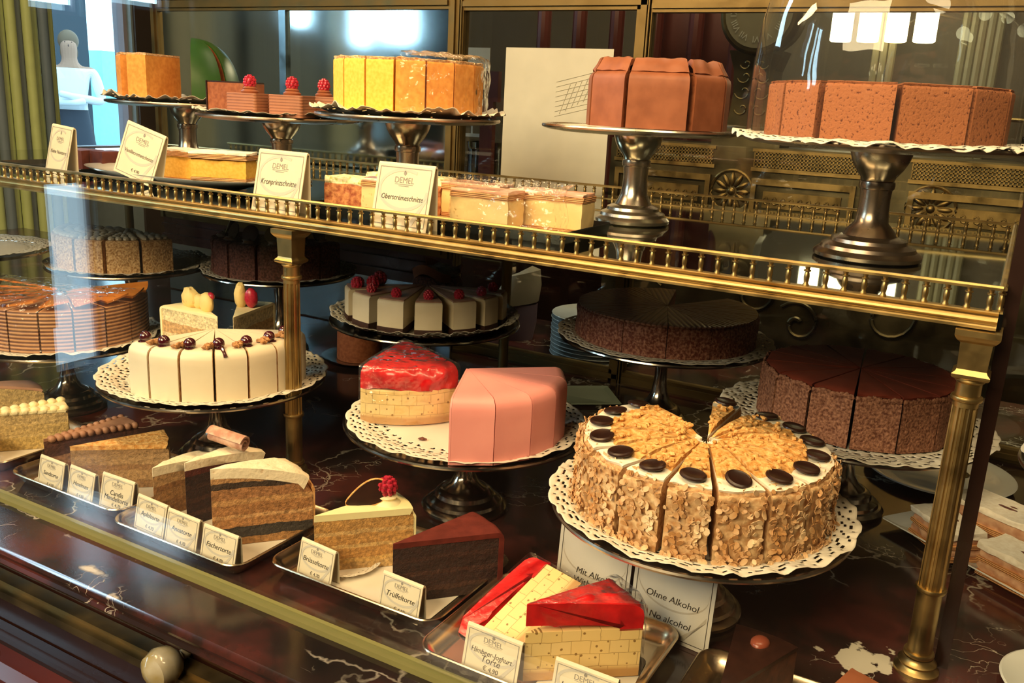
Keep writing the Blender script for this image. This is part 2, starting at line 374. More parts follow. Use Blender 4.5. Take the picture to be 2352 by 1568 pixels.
# mirror reflection of a person, modelled as a figure in the street, arms crossed
def person():
    t = thing('person', 'person in white shirt and dark apron with folded arms, reflection modelled outside the window', 'person', (-8.25, 5.78, -.90), R(55))
    k = 1.08
    joints = {'pelvis': (0, 0, .95, .13), 'waist': (0, 0, 1.1, .115), 'chest': (0, 0, 1.32, .13), 'neckb': (0, 0, 1.46, .095), 'neck': (0, -.01, 1.53, .062), 'head': (0, -.02, 1.61, .078), 'crown': (0, -.01, 1.69, .066)}
    edges = [('pelvis', 'waist'), ('waist', 'chest'), ('chest', 'neckb'), ('neckb', 'neck'), ('neck', 'head'), ('head', 'crown')]
    for sd, nme in ((-1, 'l'), (1, 'r')):
        joints.update({'hip'+nme: (sd*.09, 0, .88, .095), 'kn'+nme: (sd*.10, -.01, .48, .06), 'an'+nme: (sd*.10, .02, .09, .04), 'toe'+nme: (sd*.11, -.14, .04, .035),
                       'sh'+nme: (sd*.19, 0, 1.42, .06), 'el'+nme: (sd*.25, -.05, 1.15, .045), 'wr'+nme: (-sd*.02, -.2, 1.17+.03*sd, .03), 'ha'+nme: (-sd*.11, -.18, 1.19+.03*sd, .033)})
        edges += [('pelvis', 'hip'+nme), ('hip'+nme, 'kn'+nme), ('kn'+nme, 'an'+nme), ('an'+nme, 'toe'+nme), ('chest', 'sh'+nme), ('sh'+nme, 'el'+nme), ('el'+nme, 'wr'+nme), ('wr'+nme, 'ha'+nme)]
    ks = list(joints)
    me = bpy.data.meshes.new('body'); me.from_pydata([Vector(joints[q][:3])*k for q in ks], [(ks.index(a), ks.index(b)) for a, b in edges], [])
    o = bpy.data.objects.new('body', me); COL.objects.link(o); o.parent = t
    sk = o.modifiers.new('s', 'SKIN'); su = o.modifiers.new('u', 'SUBSURF'); su.levels = su.render_levels = 2
    for i, q in enumerate(ks): me.skin_vertices[0].data[i].radius = (joints[q][3]*k, joints[q][3]*k*(.8 if q in ('chest', 'waist', 'pelvis') else 1)); me.skin_vertices[0].data[i].use_root = q == 'pelvis'
    mm, nt, b = nm('person_clothes'); tc = node(nt, 'ShaderNodeTexCoord'); sp = node(nt, 'ShaderNodeSeparateXYZ'); nt.links.new(tc.outputs['Object'], sp.inputs[0])
    nt.links.new(ramp(nt, sp.outputs[2], [(0, (.02, .02, .02)), (.07, (.02, .03, .05))]), b.inputs['Base Color'])
    dv = node(nt, 'ShaderNodeMath', operation='DIVIDE'); dv.inputs[1].default_value = 2.0; nt.links.new(sp.outputs[2], dv.inputs[0])
    nt.links.new(ramp(nt, dv.outputs[0], [(0, (.02, .02, .025)), (.58, (.75, .78, .82)), (.775, (.40, .22, .15))], 'CONSTANT'), b.inputs['Base Color']); b.inputs['Roughness'].default_value = .8
    me.materials.append(mm)
    h = MB(); h.sphere((0, .028*k, 1.675*k), .095*k, 14, 9, (.92, .95, 1.0)); h.sphere((0, .05*k, 1.58*k), .075*k, 12, 8, (1, .6, 1.3)); h.build('hair', plain('brown_hair', (.16, .10, .06), .7), t)
    FM = plain('face_dark', (.12, .06, .05), .6)
    for sx in (-1, 1):
        e = MB(); e.sphere((sx*.03, -.095*k, 1.66*k), .006); e.build('eye', FM, t)
    e = MB(); e.sphere((0, -.108*k, 1.63*k), .009, sc=(.7, 1, 1.3)); e.build('nose', FM, t)
    a = MB(); a.lathe([(.135, 1.16), (.16, 1.0), (.19, .8), (.23, .55), (.25, .42)], 20); a.build('apron', plain('dark_apron', (.02, .03, .05), .8), t)
person()

# green striped drape beside the window
m = MB()
for i in range(9):
    y = 2.05 + i*.033; m.cur = i % 3 if i % 3 < 2 else 0
    x = -3.42 + .02*(i % 2)
    m.lathe([(.019, -.96), (.019, 2.2)], 10, (x, y, 0))
o = m.build('curtain', [plain('green_gold_cloth', (.55, .62, .22), .55), plain('slate_cloth', (.14, .19, .24), .6)])
tag(o, 'green and slate striped drape hanging at the left edge by the window', 'curtain')

# ================================================================== the counter
FY = .549
m = MB()
prof = [(.549, .0), (.546, -.003), (.5445, -.007), (.546, -.011), (.556, -.0135), (.556, -.016), (.551, -.019), (.5485, -.023), (.551, -.027), (.566, -.030), (2.00, -.030), (2.00, 0)]
m.add([(x, y, z) for x in (-3.2, 1.4) for y, z in prof], [[i, (i+1) % 12, 12+(i+1) % 12, 12+i] for i in range(12)]+[list(range(12))[::-1], list(range(12, 24))])
o = m.build('marble_countertop', MARBLE, ang=25); tag(o, 'polished dark red and black marble counter slab with white veins', 'countertop')
ct = thing('counter_cabinet', 'dark polished wood counter cabinet with brass strips and a stone knob below the marble', 'cabinet', (0, .58, -.96))
m = MB(); m.box(-3.2, 1.4, .0, 1.1, 0, .929); m.build('body', WOOD, ct, smooth=False)
m = MB(); m.box(-3.2, 1.4, -.020, -.002, .880, .900); m.box(-3.2, 1.4, -.030, -.002, .885, .895); m.build('brass_strip', BRASS2, ct, smooth=False)
m = MB(); m.box(-3.2, 1.4, -.014, -.002, .80, .822); m.box(-3.2, 1.4, -.02, -.002, .806, .812); m.build('wood_moulding', WOOD, ct, smooth=False)
for i in range(5):
    m = MB(); x0 = -2.9+i*.86
    m.box(x0, x0+.78, -.006, -.002, .30, .79); m.loft([[(x0+a, -.006-q, .30+b), (x0+.78-a, -.006-q, .30+b), (x0+.78-a, -.006-q, .79-b), (x0+a, -.006-q, .79-b)] for a, b, q in ((.03, .03, 0), (.04, .04, .014), (.05, .05, .014), (.06, .06, .002))], cap0=False)
    m.build('door', WOODR, ct, smooth=False)
doors = [c for c in ct.children if c.name.startswith('door')]
k = MB(); k.lathe([(0, 0), (.006, .001), (.006, .010), (.010, .013), (.019, .022), (.022, .034), (.018, .046), (.008, .052), (0, .053)], 28, M=Matrix.Rotation(R(90), 4, 'X'))
ko = k.build('knob', food('onyx_knob', (.30, .24, .08), (.42, .40, .30), 30, 0, .001, .08, .7, coat=1), ct); ko.location = (-.70, -.002, .906)

# front pane and the channel it stands in
m = MB(); m.box(-3.0, .9, .622, .628, .006, .98); m.box(-3.0, .9, .620, .630, .975, .99)
m.build('front_glass_pane', GLASS, smooth=False)
tag(bpy.data.objects['front_glass_pane'], 'tall clear glass pane closing the front of the display case', 'glass pane')
m = MB(); m.box(-3.0, 1.3, .617, .633, 0, .006); o = m.build('glass_channel', plain('olive_channel', (.20, .19, .06), .6, .3, .0), smooth=False)
tag(o, 'thin olive green strip on the marble holding the front glass', 'strip')

# ================================================================== shelf, gallery rails, columns
ST = .374
SX0, SX1, SY0, SY1 = -2.05, .004, .892, 1.600
shelf_m = metal('mirror_shelf', (.34, .38, .33), .035, .1, 5)
m = MB(); m.box(SX0, SX1, SY0+.004, SY1, .360, ST-.0002); m.box(SX0, SX1, SY0+.004, SY1, ST-.0002, ST)
o = m.build('display_shelf', [shelf_m], smooth=False); tag(o, 'mirror-bright glass shelf across the middle of the case', 'shelf')
bal = MB(); bal.lathe([(.0031, 0), (.0032, .0012), (.0021, .003), (.0026, .006), (.0029, .009), (.0025, .0125), (.0019, .0140), (.0036, .0146), (.0036, .0158), (.0020, .0163), (.0028, .0195), (.0030, .0205)], 10)
b0 = bal.build('baluster', BRASS)
def gallery(x0, y0, x1, y1, label, group, n, base=True, nm_='brass_gallery'):
    t = thing(nm_, label, 'gallery rail', (x0, y0, ST), math.atan2(y1-y0, x1-x0), group)
    L = math.hypot(x1-x0, y1-y0)
    m = MB(); m.loft([[(x, -.0032, .0205), (x, .0032, .0205), (x, .0032, .0228), (x, .0014, .0245), (x, -.0014, .0245), (x, -.0032, .0228)] for x in (0, L)]); m.build('top_rail', BRASS, t, smooth=False)
    if base:
        m = MB()
        P = [(-.001, .0015), (-.006, .0015), (-.0075, .0005), (-.006, -.002), (-.0048, -.0025), (-.0080, -.005), (-.0085, -.007), (-.0060, -.0085), (-.0055, -.010), (-.0088, -.0125), (-.0088, -.015), (-.001, -.0165), (.004, -.0165), (.004, .0015)]
        m.loft([[(x, a, b) for a, b in P] for x in (0, L)]); m.build('base_moulding', BRASS, t, ang=20)
    else:
        m = MB(); m.box(0, L, -.003, .003, 0, .0012); m.build('base_strip', BRASS, t, smooth=False)
    for i in range(n):
        c = b0.copy(); COL.objects.link(c); c.parent = t; c.location = (L*(i+.5)/n, 0, .0012)
    return t
g = None
gallery(-1.755, .9, .0, .9, 'long brass balustrade along the front edge of the shelf', g, 98)
gallery(-1.84, 1.525, .0, 1.525, 'brass balustrade along the back edge of the shelf before the mirrors', g, 98, False)
gallery(.0, .9, .0, 1.525, 'short brass balustrade on the right end of the shelf', g, 35, False)
bpy.data.objects.remove(b0)

def column(x, y, label, plain_to=.092, ztop=.3575, shade=BRASS):
    t = thing('brass_column', label, 'column', (x, y, 0), 0, None)
    m = MB(); m.lathe([(.0215, 0), (.0215, .004), (.0185, .006), (.017, .009), (.0185, .012), (.0150, .015), (.0145, .018)], 28); m.build('base', shade, t)
    m = MB(); m.lathe([(.0118, .018), (.0118, plain_to)], 28); m.build('lower_shaft', shade, t)
    for z in (.020, plain_to):
        m = MB(); m.lathe([(.0115, z-.0012), (.0140, z-.001), (.0148, z+.0012), (.0140, z+.0034), (.0115, z+.0036)], 28); m.build('ring', shade, t)
    m = MB(); n = 72; rings = []
    for z, r in ((plain_to, .0122), (.283, .0110)):
        rings.append([((r-.0016*(math.cos(12*2*PI*i/n) < -.1))*math.cos(2*PI*i/n), (r-.0016*(math.cos(12*2*PI*i/n) < -.1))*math.sin(2*PI*i/n), z) for i in range(n)])
    m.loft(rings); m.build('fluted_shaft', shade, t, ang=20)
    m = MB(); m.lathe([(.0112, .283), (.0112, .288), (.0135, .289), (.0142, .291), (.0135, .293), (.0112, .294), (.0112, .306), (.0125, .307), (.0135, .3085), (.0125, .310)], 28); m.build('neck', shade, t)
    m = MB(); q = 1
    m.lathe([(.0105, .309), (.0165, .312), (.0175, .3135), (.0175, .3155), (.0145, .318), (.0135, .320), (.0145, .345), (.0175, .3475), (.0195, .350), (.0205, .352), (.0205, ztop)], 4, ph=PI/4, c=(0, 0, 0), sq=0, M=Matrix.Scale(1.3, 4, (1, 0, 0)) @ Matrix.Scale(1.3, 4, (0, 1, 0)))
    m.build('capital', shade, t, smooth=False)
    return t
column(-.847, .903, 'slender brass column left of centre with square capital under the rail')
column(-.013, .903, 'thick brass column at the right end of the front rail')
column(-1.95, .903, 'brass column at the far left end of the front rail')
for x, l in ((-1.95, 'far left back'), (-.847, 'middle back'), (-.013, 'right back')):
    t = thing('brass_post', 'plain round brass post under the %s edge of the shelf' % l, 'post', (x, 1.50, 0))
    m = MB(); m.lathe([(.016, 0), (.016, .006), (.010, .008), (.010, .354), (.016, .356), (.016, .3575)], 20); m.build('shaft', BRASS2, t)

m = MB(); m.box(.002, .015, .922, .936, 0, .99); put_ = m.build('corner_post', WOOD, smooth=False); tag(put_, 'dark square upright at the right front corner just behind the brass column', 'post')
m = MB(); m.box(.66, 1.9, 2.03, 2.23, -.96, .50); put_ = m.build('dark_side_block', WOOD, smooth=False); tag(put_, 'dark wood block added behind the case to darken the far right', 'cabinet')  # made-up block that darkens the background at the far right
# pale and dark ribbed hangings on the street wall between the windows (they show in the mirrors)
for i, (y, n_, c) in enumerate(((-2.6, 9, (.50, .54, .40)), (-2.05, 5, (.12, .14, .16)), (-1.06, 6, (.62, .64, .50)), (-.50, 8, (.22, .26, .28)), (.02, 7, (.50, .48, .36)), (.55, 9, (.14, .17, .20)))):
    m = MB()
    for j in range(n_): m.lathe([(.018, -.5), (.018, 2.25)], 8, (-3.55, y+j*.036, 0))
    o_ = m.build('drape', plain('drape_cloth_%d' % i, c, .6), ang=60); tag(o_, 'long ribbed drape on the street wall facing the mirrors, %s from the customer side' % ['first', 'second', 'third', 'fourth', 'fifth', 'sixth'][i], 'drape')
# ================================================================== back of the case: brass frames, mirrors, panes
BY = 1.62
def bframe(name, label, x0, x1, z0, z1, wv=.026, wh=.024, mat=FRAMEM, y=BY):
    t = thing(name, label, 'frame', ((x0+x1)/2, y, z0))
    hx = (x1-x0)/2; H = z1-z0
    for s_ in (-1, 1):
        m = MB(); a = s_*hx
        lo, hi = min(a, a-s_*wv), max(a, a-s_*wv)
        m.box(lo, hi, 0, .022, 0, H); m.box(lo+wv*.3, hi-wv*.3, -.006, 0, 0, H); m.build('stile', mat, t, smooth=False)
    for z in (0, H-wh):
        m = MB(); m.box(-hx+wv, hx-wv, 0, .022, z, z+wh); m.box(-hx+wv, hx-wv, -.006, 0, z+wh*.3, z+wh*.7); m.build('rail', mat, t, smooth=False)
    return t
MIR = metal('old_mirror', (.66, .78, .84), .07, .12, 3)
def put(m, name, mat, label, cat, group=None, smooth=False):
    o = m.build(name, mat, smooth=smooth); return tag(o, label, cat, group)
t = bframe('mirror_frame', 'brass framed mirror pair behind the three cakes on the left', -1.98, -1.055, .20, .738)
m = MB(); m.box(-.437, .437, .008, .014, .024, .514); m.build('mirror_glass', MIR, t, smooth=False)
m = MB(); m.box(-.030, -.010, .0, .008, .024, .514); m.build('bright_strip', metal('steel_strip', (.30, .42, .50), .2), t, smooth=False)
t = bframe('mirror_frame', 'narrow brass framed glass bay behind the paper sheet', -1.05, -.640, .0, .735, .006)
m = MB(); m.box(-.199, .199, .010, .013, .024, .711); m.build('pane', GLASS, t, smooth=False)
t = bframe('mirror_frame', 'wide brass framed glass bay behind the chocolate cakes on the right', -.668, .62, .0, .728, .030, .022, FRAMEM)
m = MB(); m.box(-.614, .614, .010, .013, .022, .706); m.build('pane', GLASS, t, smooth=False)
m = MB(); m.box(-1.98, .65, 1.615, 1.66, .745, 1.02); put(m, 'header_board', FRAMEM, 'dull brass header above the mirror frames', 'header')
m = MB(); m.box(-1.98, -1.06, 1.63, 1.66, .130, .198); m.box(-1.98, -1.06, 1.622, 1.63, .145, .155); m.box(-1.98, -1.06, 1.622, 1.63, .175, .183)
put(m, 'moulded_board', WOODR, 'dark moulded wood board low behind the mirror bay', 'board')
m = MB(); m.box(-1.98, -1.06, 1.64, 1.65, .003, .128)
put(m, 'steel_backsplash', metal('blue_steel', (.36, .48, .56), .2, .2, 3), 'blue grey steel backsplash below the dark board at the back', 'backsplash')

# service side behind the glass: dark cabinet with brass fretwork, clock, bottles and lit canisters
m = MB(); m.box(-2.9, 1.8, 2.42, 2.95, -.96, .30); put(m, 'back_cabinet', WOOD, 'dark wood service cabinet behind the case', 'cabinet')
m = MB(); m.box(-1.02, -.72, 2.60, 2.72, .30, 1.3)
for i in range(6): m.lathe([(.022, .30), (.022, 1.3)], 12, (-1.35+i*.12, 2.55, 0))
put(m, 'panelled_screen', WOODR, 'dark red wooden ribbed screen behind the narrow glass bay', 'screen')
con = thing('ornate_console', 'ornate dark bronze console with gilt panels and fan rosettes behind the shelf', 'console', (-.35, 2.25, -.96))
BR3 = metal('gilt_panel', (.34, .22, .08), .4, .5, 25); DK = metal('dark_bronze', (.15, .12, .065), .35, .5, 12)
m = MB(); m.box(-.62, .62, 0, .16, 0, 1.42); m.build('case_body', DK, con, smooth=False)
GX = [(-.60, -.34), (-.235, .01), (.125, .42)]
for i, (a, b) in enumerate(GX):
    m = MB()
    nx = int((b-a)/.0085)
    for r_ in range(5):
        z = 1.372+r_*.0085
        m.box(a, b, -.006, 0, z, z+.0030)
    for c_ in range(nx+1): m.box(a+c_*.0085-.0016, a+c_*.0085+.0016, -.006, 0, 1.372, 1.409)
    m.box(a-.006, b+.006, -.008, 0, 1.409, 1.416); m.box(a-.006, b+.006, -.008, 0, 1.362, 1.371)
    m.build('fretwork_strip', BR3, con, smooth=False)
    m = MB()
    for (p, q, u, v) in ((a, b, 1.330, 1.345), (a, b, 1.245, 1.257), (a, a+.012, 1.257, 1.330), (b-.012, b, 1.257, 1.330)): m.box(p, q, -.012, 0, u, v)
    m.box(a+.03, b-.03, -.005, 0, 1.275, 1.315)
    for s_ in range(9):
        x = a+.04+s_*(b-a-.08)/8; m.tube([(x+.010*math.cos(u)*(.3+u/9), -.007, 1.295+.013*math.sin(u)*(.3+u/9)) for u in [j*.7 for j in range(10)]], .0018, 5)
    m.build('gilt_panel', BR3, con, smooth=False)
for x in (-.285, .175, .50):
    m = MB(); m.tube([(x+.052*math.cos(u), -.004, 1.308+.052*math.sin(u)) for u in [2*PI*j/32 for j in range(32)]], .004, 6, True)
    for j in range(12):
        u = 2*PI*j/12; m.sphere((x+.030*math.cos(u), -.004, 1.308+.030*math.sin(u)), .018, 8, 5, (1, .3, .35), M=Matrix.Translation((x, 0, 1.308)) @ Matrix.Rotation(-u, 4, 'Y') @ Matrix.Translation((-x, 0, -1.308)) @ Matrix.Translation((.03-.03*math.cos(u), 0, -.03*math.sin(u))))
    m.sphere((x, -.004, 1.308), .010, 10, 6, (1, .6, 1)); m.build('fan_rosette', BR3, con)
# scrolls on the lower front
m = MB()
for x, z, s_, f_ in ((-.42, 1.10, .05, 1), (-.30, 1.13, .06, -1), (-.20, 1.06, .05, 1), (.0, 1.12, .05, -1), (.12, 1.05, .06, 1), (.26, 1.12, .05, -1), (-.5, 1.0, .05, -1), (-.08, 1.0, .04, 1)):
    m.tube([(x+f_*s_*u/6*math.cos(u), -.01, z+s_*u/6*math.sin(u)) for u in [j*.35 for j in range(3, 26)]], [.0065-.0001*j for j in range(23)], 7)
m.build('scrollwork', DK, con)
# clock on the console
cl = thing('ornate_clock', 'carved bronze mantel clock with round dial standing on the console', 'clock', (-.615, 2.30, .46))
m = MB(); m.box(-.085, .085, -.05, .05, 0, .02); m.box(-.07, .07, -.045, .045, .02, .045); m.loft([[(-w_, -.04, z), (w_, -.04, z), (w_, .04, z), (-w_, .04, z)] for w_, z in ((.062, .045), (.050, .07), (.046, .12), (.050, .18), (.066, .225))]); m.build('clock_body', DK, cl, smooth=False)
m = MB()
for sx in (-1, 1):
    for z, s_ in ((.09, .016), (.13, .019), (.165, .016), (.195, .013)):
        m.tube([(sx*(.020+s_*u/5*math.cos(u)), -.043, z+s_*u/5*math.sin(u)) for u in [j*.4 for j in range(2, 16)]], .0022, 6)
m.tube([(0, -.043, .07+.02*j) for j in range(8)], .0025, 6); m.build('scroll_ornament', BRASS2, cl)
m = MB(); m.lathe([(0, -.05), (.088, -.05), (.096, -.042), (.098, -.030), (.090, -.02), (.090, .05), (0, .05)], 48, M=Matrix.Translation((0, 0, .31)) @ Matrix.Rotation(R(-90), 4, 'X')); m.build('dial_case', BRASS2, cl)
m = MB(); m.lathe([(0, .052), (.080, .0525), (.080, .055), (0, .055)], 40, M=Matrix.Translation((0, 0, .31)) @ Matrix.Rotation(R(90), 4, 'X')); DIAL = m.build('dial', plain('dial_olive', (.30, .25, .15), .4), cl)
m = MB()
for i, s_ in enumerate(('XII', 'I', 'II', 'III', 'IIII', 'V', 'VI', 'VII', 'VIII', 'IX', 'X', 'XI')):
    vs, fs = text_mesh(s_, .021); u = -2*PI*i/12
    m.add(vs, fs, Matrix.Translation((0, -.0565, .31)) @ Matrix.Rotation(R(90), 4, 'X') @ Matrix.Rotation(u, 4, 'Z') @ Matrix.Translation((0, .053, 0)))
nu = m.build('numerals', plain('numeral_cream', (.60, .55, .42), .5), DIAL, smooth=False)
# warm lit pendant lamps over the service side
GLOW = plain('lit_globe', (1, .9, .6), .4, em=(1, .82, .50, 7))
for i, (x, y, z) in enumerate(((-.75, 4.0, .875), (-.645, 4.0, .875), (-.54, 4.0, .875), (-.435, 4.0, .875))):
    t = thing('wall_lamp', 'warm lit glass cylinder lamp high behind the right glass bay, %s of four' % ['leftmost', 'second', 'third', 'rightmost'][i], 'lamp', (x, y, z), group=None)
    m = MB(); m.lathe([(0, -.035), (.036, -.035), (.042, -.03), (.042, .10), (0, .11)], 20); m.build('glass_shade', GLOW, t)
    m = MB(); m.tube([(0, 0, .105), (0, .04, .14), (0, .29, .14)], .008, 8); m.build('bracket', BRASS2, t)
for i in range(5):
    t = thing('downlight', 'small lit brass downlight in the row seen above the paper sheet, %s from the left' % ['first', 'second', 'third', 'fourth', 'fifth'][i], 'lamp', (-1.36+i*.115, 3.0, .93))
    m = MB(); m.lathe([(.022, 0), (.026, .004), (.026, .03), (0, .03)], 16); m.build('housing', BRASS2, t)
    m = MB(); m.lathe([(0, -.002), (.020, -.002), (.020, .002), (0, .002)], 16); m.build('lens', GLOW, t)
m = MB(); m.box(-1.6, -.6, 2.95, 3.05, .962, .99); put(m, 'lamp_bar', BRASS2, 'slim brass bar carrying the small downlights', 'bar')
# tall grey green and pale hangings on the service side wall
for i, (x, wd, c) in enumerate(((-.62, .10, (.20, .17, .09)), (-.30, .16, (.26, .24, .14)), (.0, .12, (.38, .36, .26)), (.22, .20, (.16, .12, .07)), (.62, .14, (.22, .15, .09)), (1.05, .2, (.26, .22, .10)))):
    m = MB()
    for j in range(int(wd/.03)): m.lathe([(.016, .33), (.016, 1.9)], 8, (x+j*.03, 4.1, 0))
    put(m, 'pillar', plain('hanging_%d' % i, c, .5), 'tall ribbed pale pilaster on the far wall, %s from the left' % ['first', 'second', 'third', 'fourth', 'fifth', 'sixth'][i], 'pilaster')
m = MB(); m.tube([(-.40, 2.75, .56), (.35, 2.75, .55)], .006, 8); m.box(-.395, -.385, 2.74, 2.76, .30, .56); m.box(.34, .35, 2.74, 2.76, .30, .56)
put(m, 'brass_bar', BRASS, 'thin bright brass rail behind the right glass bay', 'rail')
m = MB(); m.lathe([(0, .30), (.03, .30), (.02, .36), (.015, .48), (.17, .50), (.18, .515), (0, .515)], 32, (.15, 2.62, 0))
put(m, 'serving_stand', DK, 'dark empty pedestal dish on the service cabinet behind the right bay', 'stand', smooth=True)
# chandelier on the customer side (its globes mirror in the front glass)
ch = thing('chandelier', 'brass chandelier with lit globes above the customer side', 'chandelier', (-.16, -3.9, 1.25))
m = MB(); m.lathe([(.02, -.25), (.05, -.2), (.03, -.1), (.012, 0), (.012, 1.05)], 14)
gl = []
for i in range(12):
    a = 2*PI*i/12; rr = .42 if i % 2 else .26; z = -.12 if i % 2 else .02
    m.tube([(0, 0, -.15), (rr*.5*math.cos(a), rr*.5*math.sin(a), -.22), (rr*math.cos(a), rr*math.sin(a), z-.05)], .008, 6); gl.append((rr*math.cos(a), rr*math.sin(a), z))
m.build('arms', BRASS, ch)
for p in gl:
    m = MB(); m.sphere(p, .042, 14, 9); m.build('globe', GLOW, ch)

# ================================================================== stands, doilies, trays, cards
PA = [(.0, 0), (.050, 0), (.0535, .002), (.0540, .006), (.0500, .010), (.0480, .011), (.0465, .015), (.0400, .018), (.0385, .019), (.0375, .023), (.0330, .025), (.0270, .027),
      (.0230, .034), (.0195, .042), (.0178, .055), (.0175, .070), (.0182, .080), (.0200, .081), (.0205, .085), (.0200, .089), (.0185, .090), (.0200, .094), (.0270, .103), (.0320, .112), (.0345, .120), (.0350, .124)]
PB = [(.0, 0), (.054, 0), (.0575, .002), (.0580, .006), (.0540, .010), (.0505, .011), (.0490, .015), (.0430, .019), (.0405, .020), (.0385, .025), (.0330, .029), (.0300, .0295),
      (.0200, .037), (.0140, .048), (.0110, .062), (.0105, .078), (.0125, .090), (.0160, .098), (.0190, .106), (.0350, .112)]
def stand(label, x, y, z0, zp, r, prof, mat, group=None, fs=1.0, tilt=0):
    t = thing('cake_stand', label, 'cake stand', (x, y, z0), group=group)
    H = zp-z0; k = (H-.007)/prof[-1][1]
    ns = 12 if prof is PA else 12
    ft = [(a*fs, b*k) for a, b in prof[:ns]]; st = [(a*fs if i < 2 else a, b*k) for i, (a, b) in enumerate(prof[ns-1:])]
    m = MB(); m.lathe(ft, 56); m.build('foot', mat, t, ang=30)
    m = MB(); m.lathe(st, 48); m.build('stem', mat, t, ang=35)
    h = H
    m = MB(); m.lathe([(0, h-.0075), (.03, h-.0078), (r*.80, h-.0060), (r*.95, h-.0035), (r, h-.0010), (r+.0008, h+.0012), (r, h+.0034), (r-.0022, h+.0038), (r-.0045, h+.0020), (r*.93, h-.0012), (r*.85, h-.0020), (0, h-.0022)], 96)
    m.build('plate', mat, t, ang=35)
    return t
def doily(label, x, y, z, r, seed=0, group=None, lift=.004, n=168, wav=.003, rz=0, sparse=False):
    rnd = random.Random(seed)
    n = int(n*1.5)//12*12
    rings = [0, .35, .60]+[.64+.0165*j for j in range(21)]+[.985, 1.0]
    NR = len(rings); vs = [(0, 0, 0)]
    for k in range(1, NR):
        for i in range(n):
            a = 2*PI*i/n; q = rings[k]
            rr = r*q
            if q > .93: rr += r*.022*(abs(math.sin(a*n/24))-.5)*(q-.93)/.07
            e = max(0, q-.70)/.30
            e2 = min(1, max(0, q-.70)/.18); zz = .0045*e2*e2 + lift*e*e + wav*e*e*abs(noise.noise(Vector((math.cos(a)*3.1, math.sin(a)*3.1, seed*7.7))) + .6*noise.noise(Vector((math.cos(a)*11, math.sin(a)*11, seed*3.3))))*1.5
            vs.append((rr*math.cos(a), rr*math.sin(a), zz))
    fs = []
    PAT = {5: '....#...#...', 6: '...##...##..', 9: '.#.......#.#', 10: '##..##...#..', 11: '....##......', 12: '..#......#..', 13: '.##..#..##..', 14: '.....##.....', 16: '#...#...#...', 18: '..##....##..', 19: '.#....##....', 21: '#....##....#', 22: '...#.....#..'}
    for i in range(n): fs.append((0, 1+i, 1+(i+1) % n))
    for k in range(1, NR-1):
        for i in range(n):
            if PAT.get(k, '............')[i % 12] == '#' and not (sparse and (k % 3 or i % 24 > 11)): continue
            a = 1+(k-1)*n+i; b = 1+(k-1)*n+(i+1) % n
            fs.append((a, a+n, b+n, b))
    m = MB(); m.add(vs, fs)
    o = m.build('paper_doily', PAPER, smooth=True, loc=(x, y, z), rz=rz, ang=80)
    so = o.modifiers.new('thick', 'SOLIDIFY'); so.thickness = .0004
    return tag(o, label, 'doily', group)
def tray(label, x, y, w=.235, d=.175, rz=0, mat=TRAYM, z=0.0, h=.018):
    m = MB()
    m.loft([rrect(w, d, .022, z_, i_) for z_, i_ in ((0, .016), (.002, .012), (h*.6, .006), (h-.001, .0022), (h, 0), (h+.0012, .0008), (h+.0010, .0026), (h*.6, .0085), (.0036, .014), (.0020, .020))])
    o = m.build('metal_tray', mat, loc=(x, y, z), rz=rz, ang=50); return tag(o, label, 'tray')
def sheet(label, x, y, z, w, d, rz=0, mat=PAPER, r=.008, name='paper_liner', th=.0004):
    m = MB(); m.loft([rrect(w, d, r, 0), rrect(w, d, r, th)]); o = m.build(name, mat, loc=(x, y, z), rz=rz, smooth=False); return tag(o, label, 'paper liner')

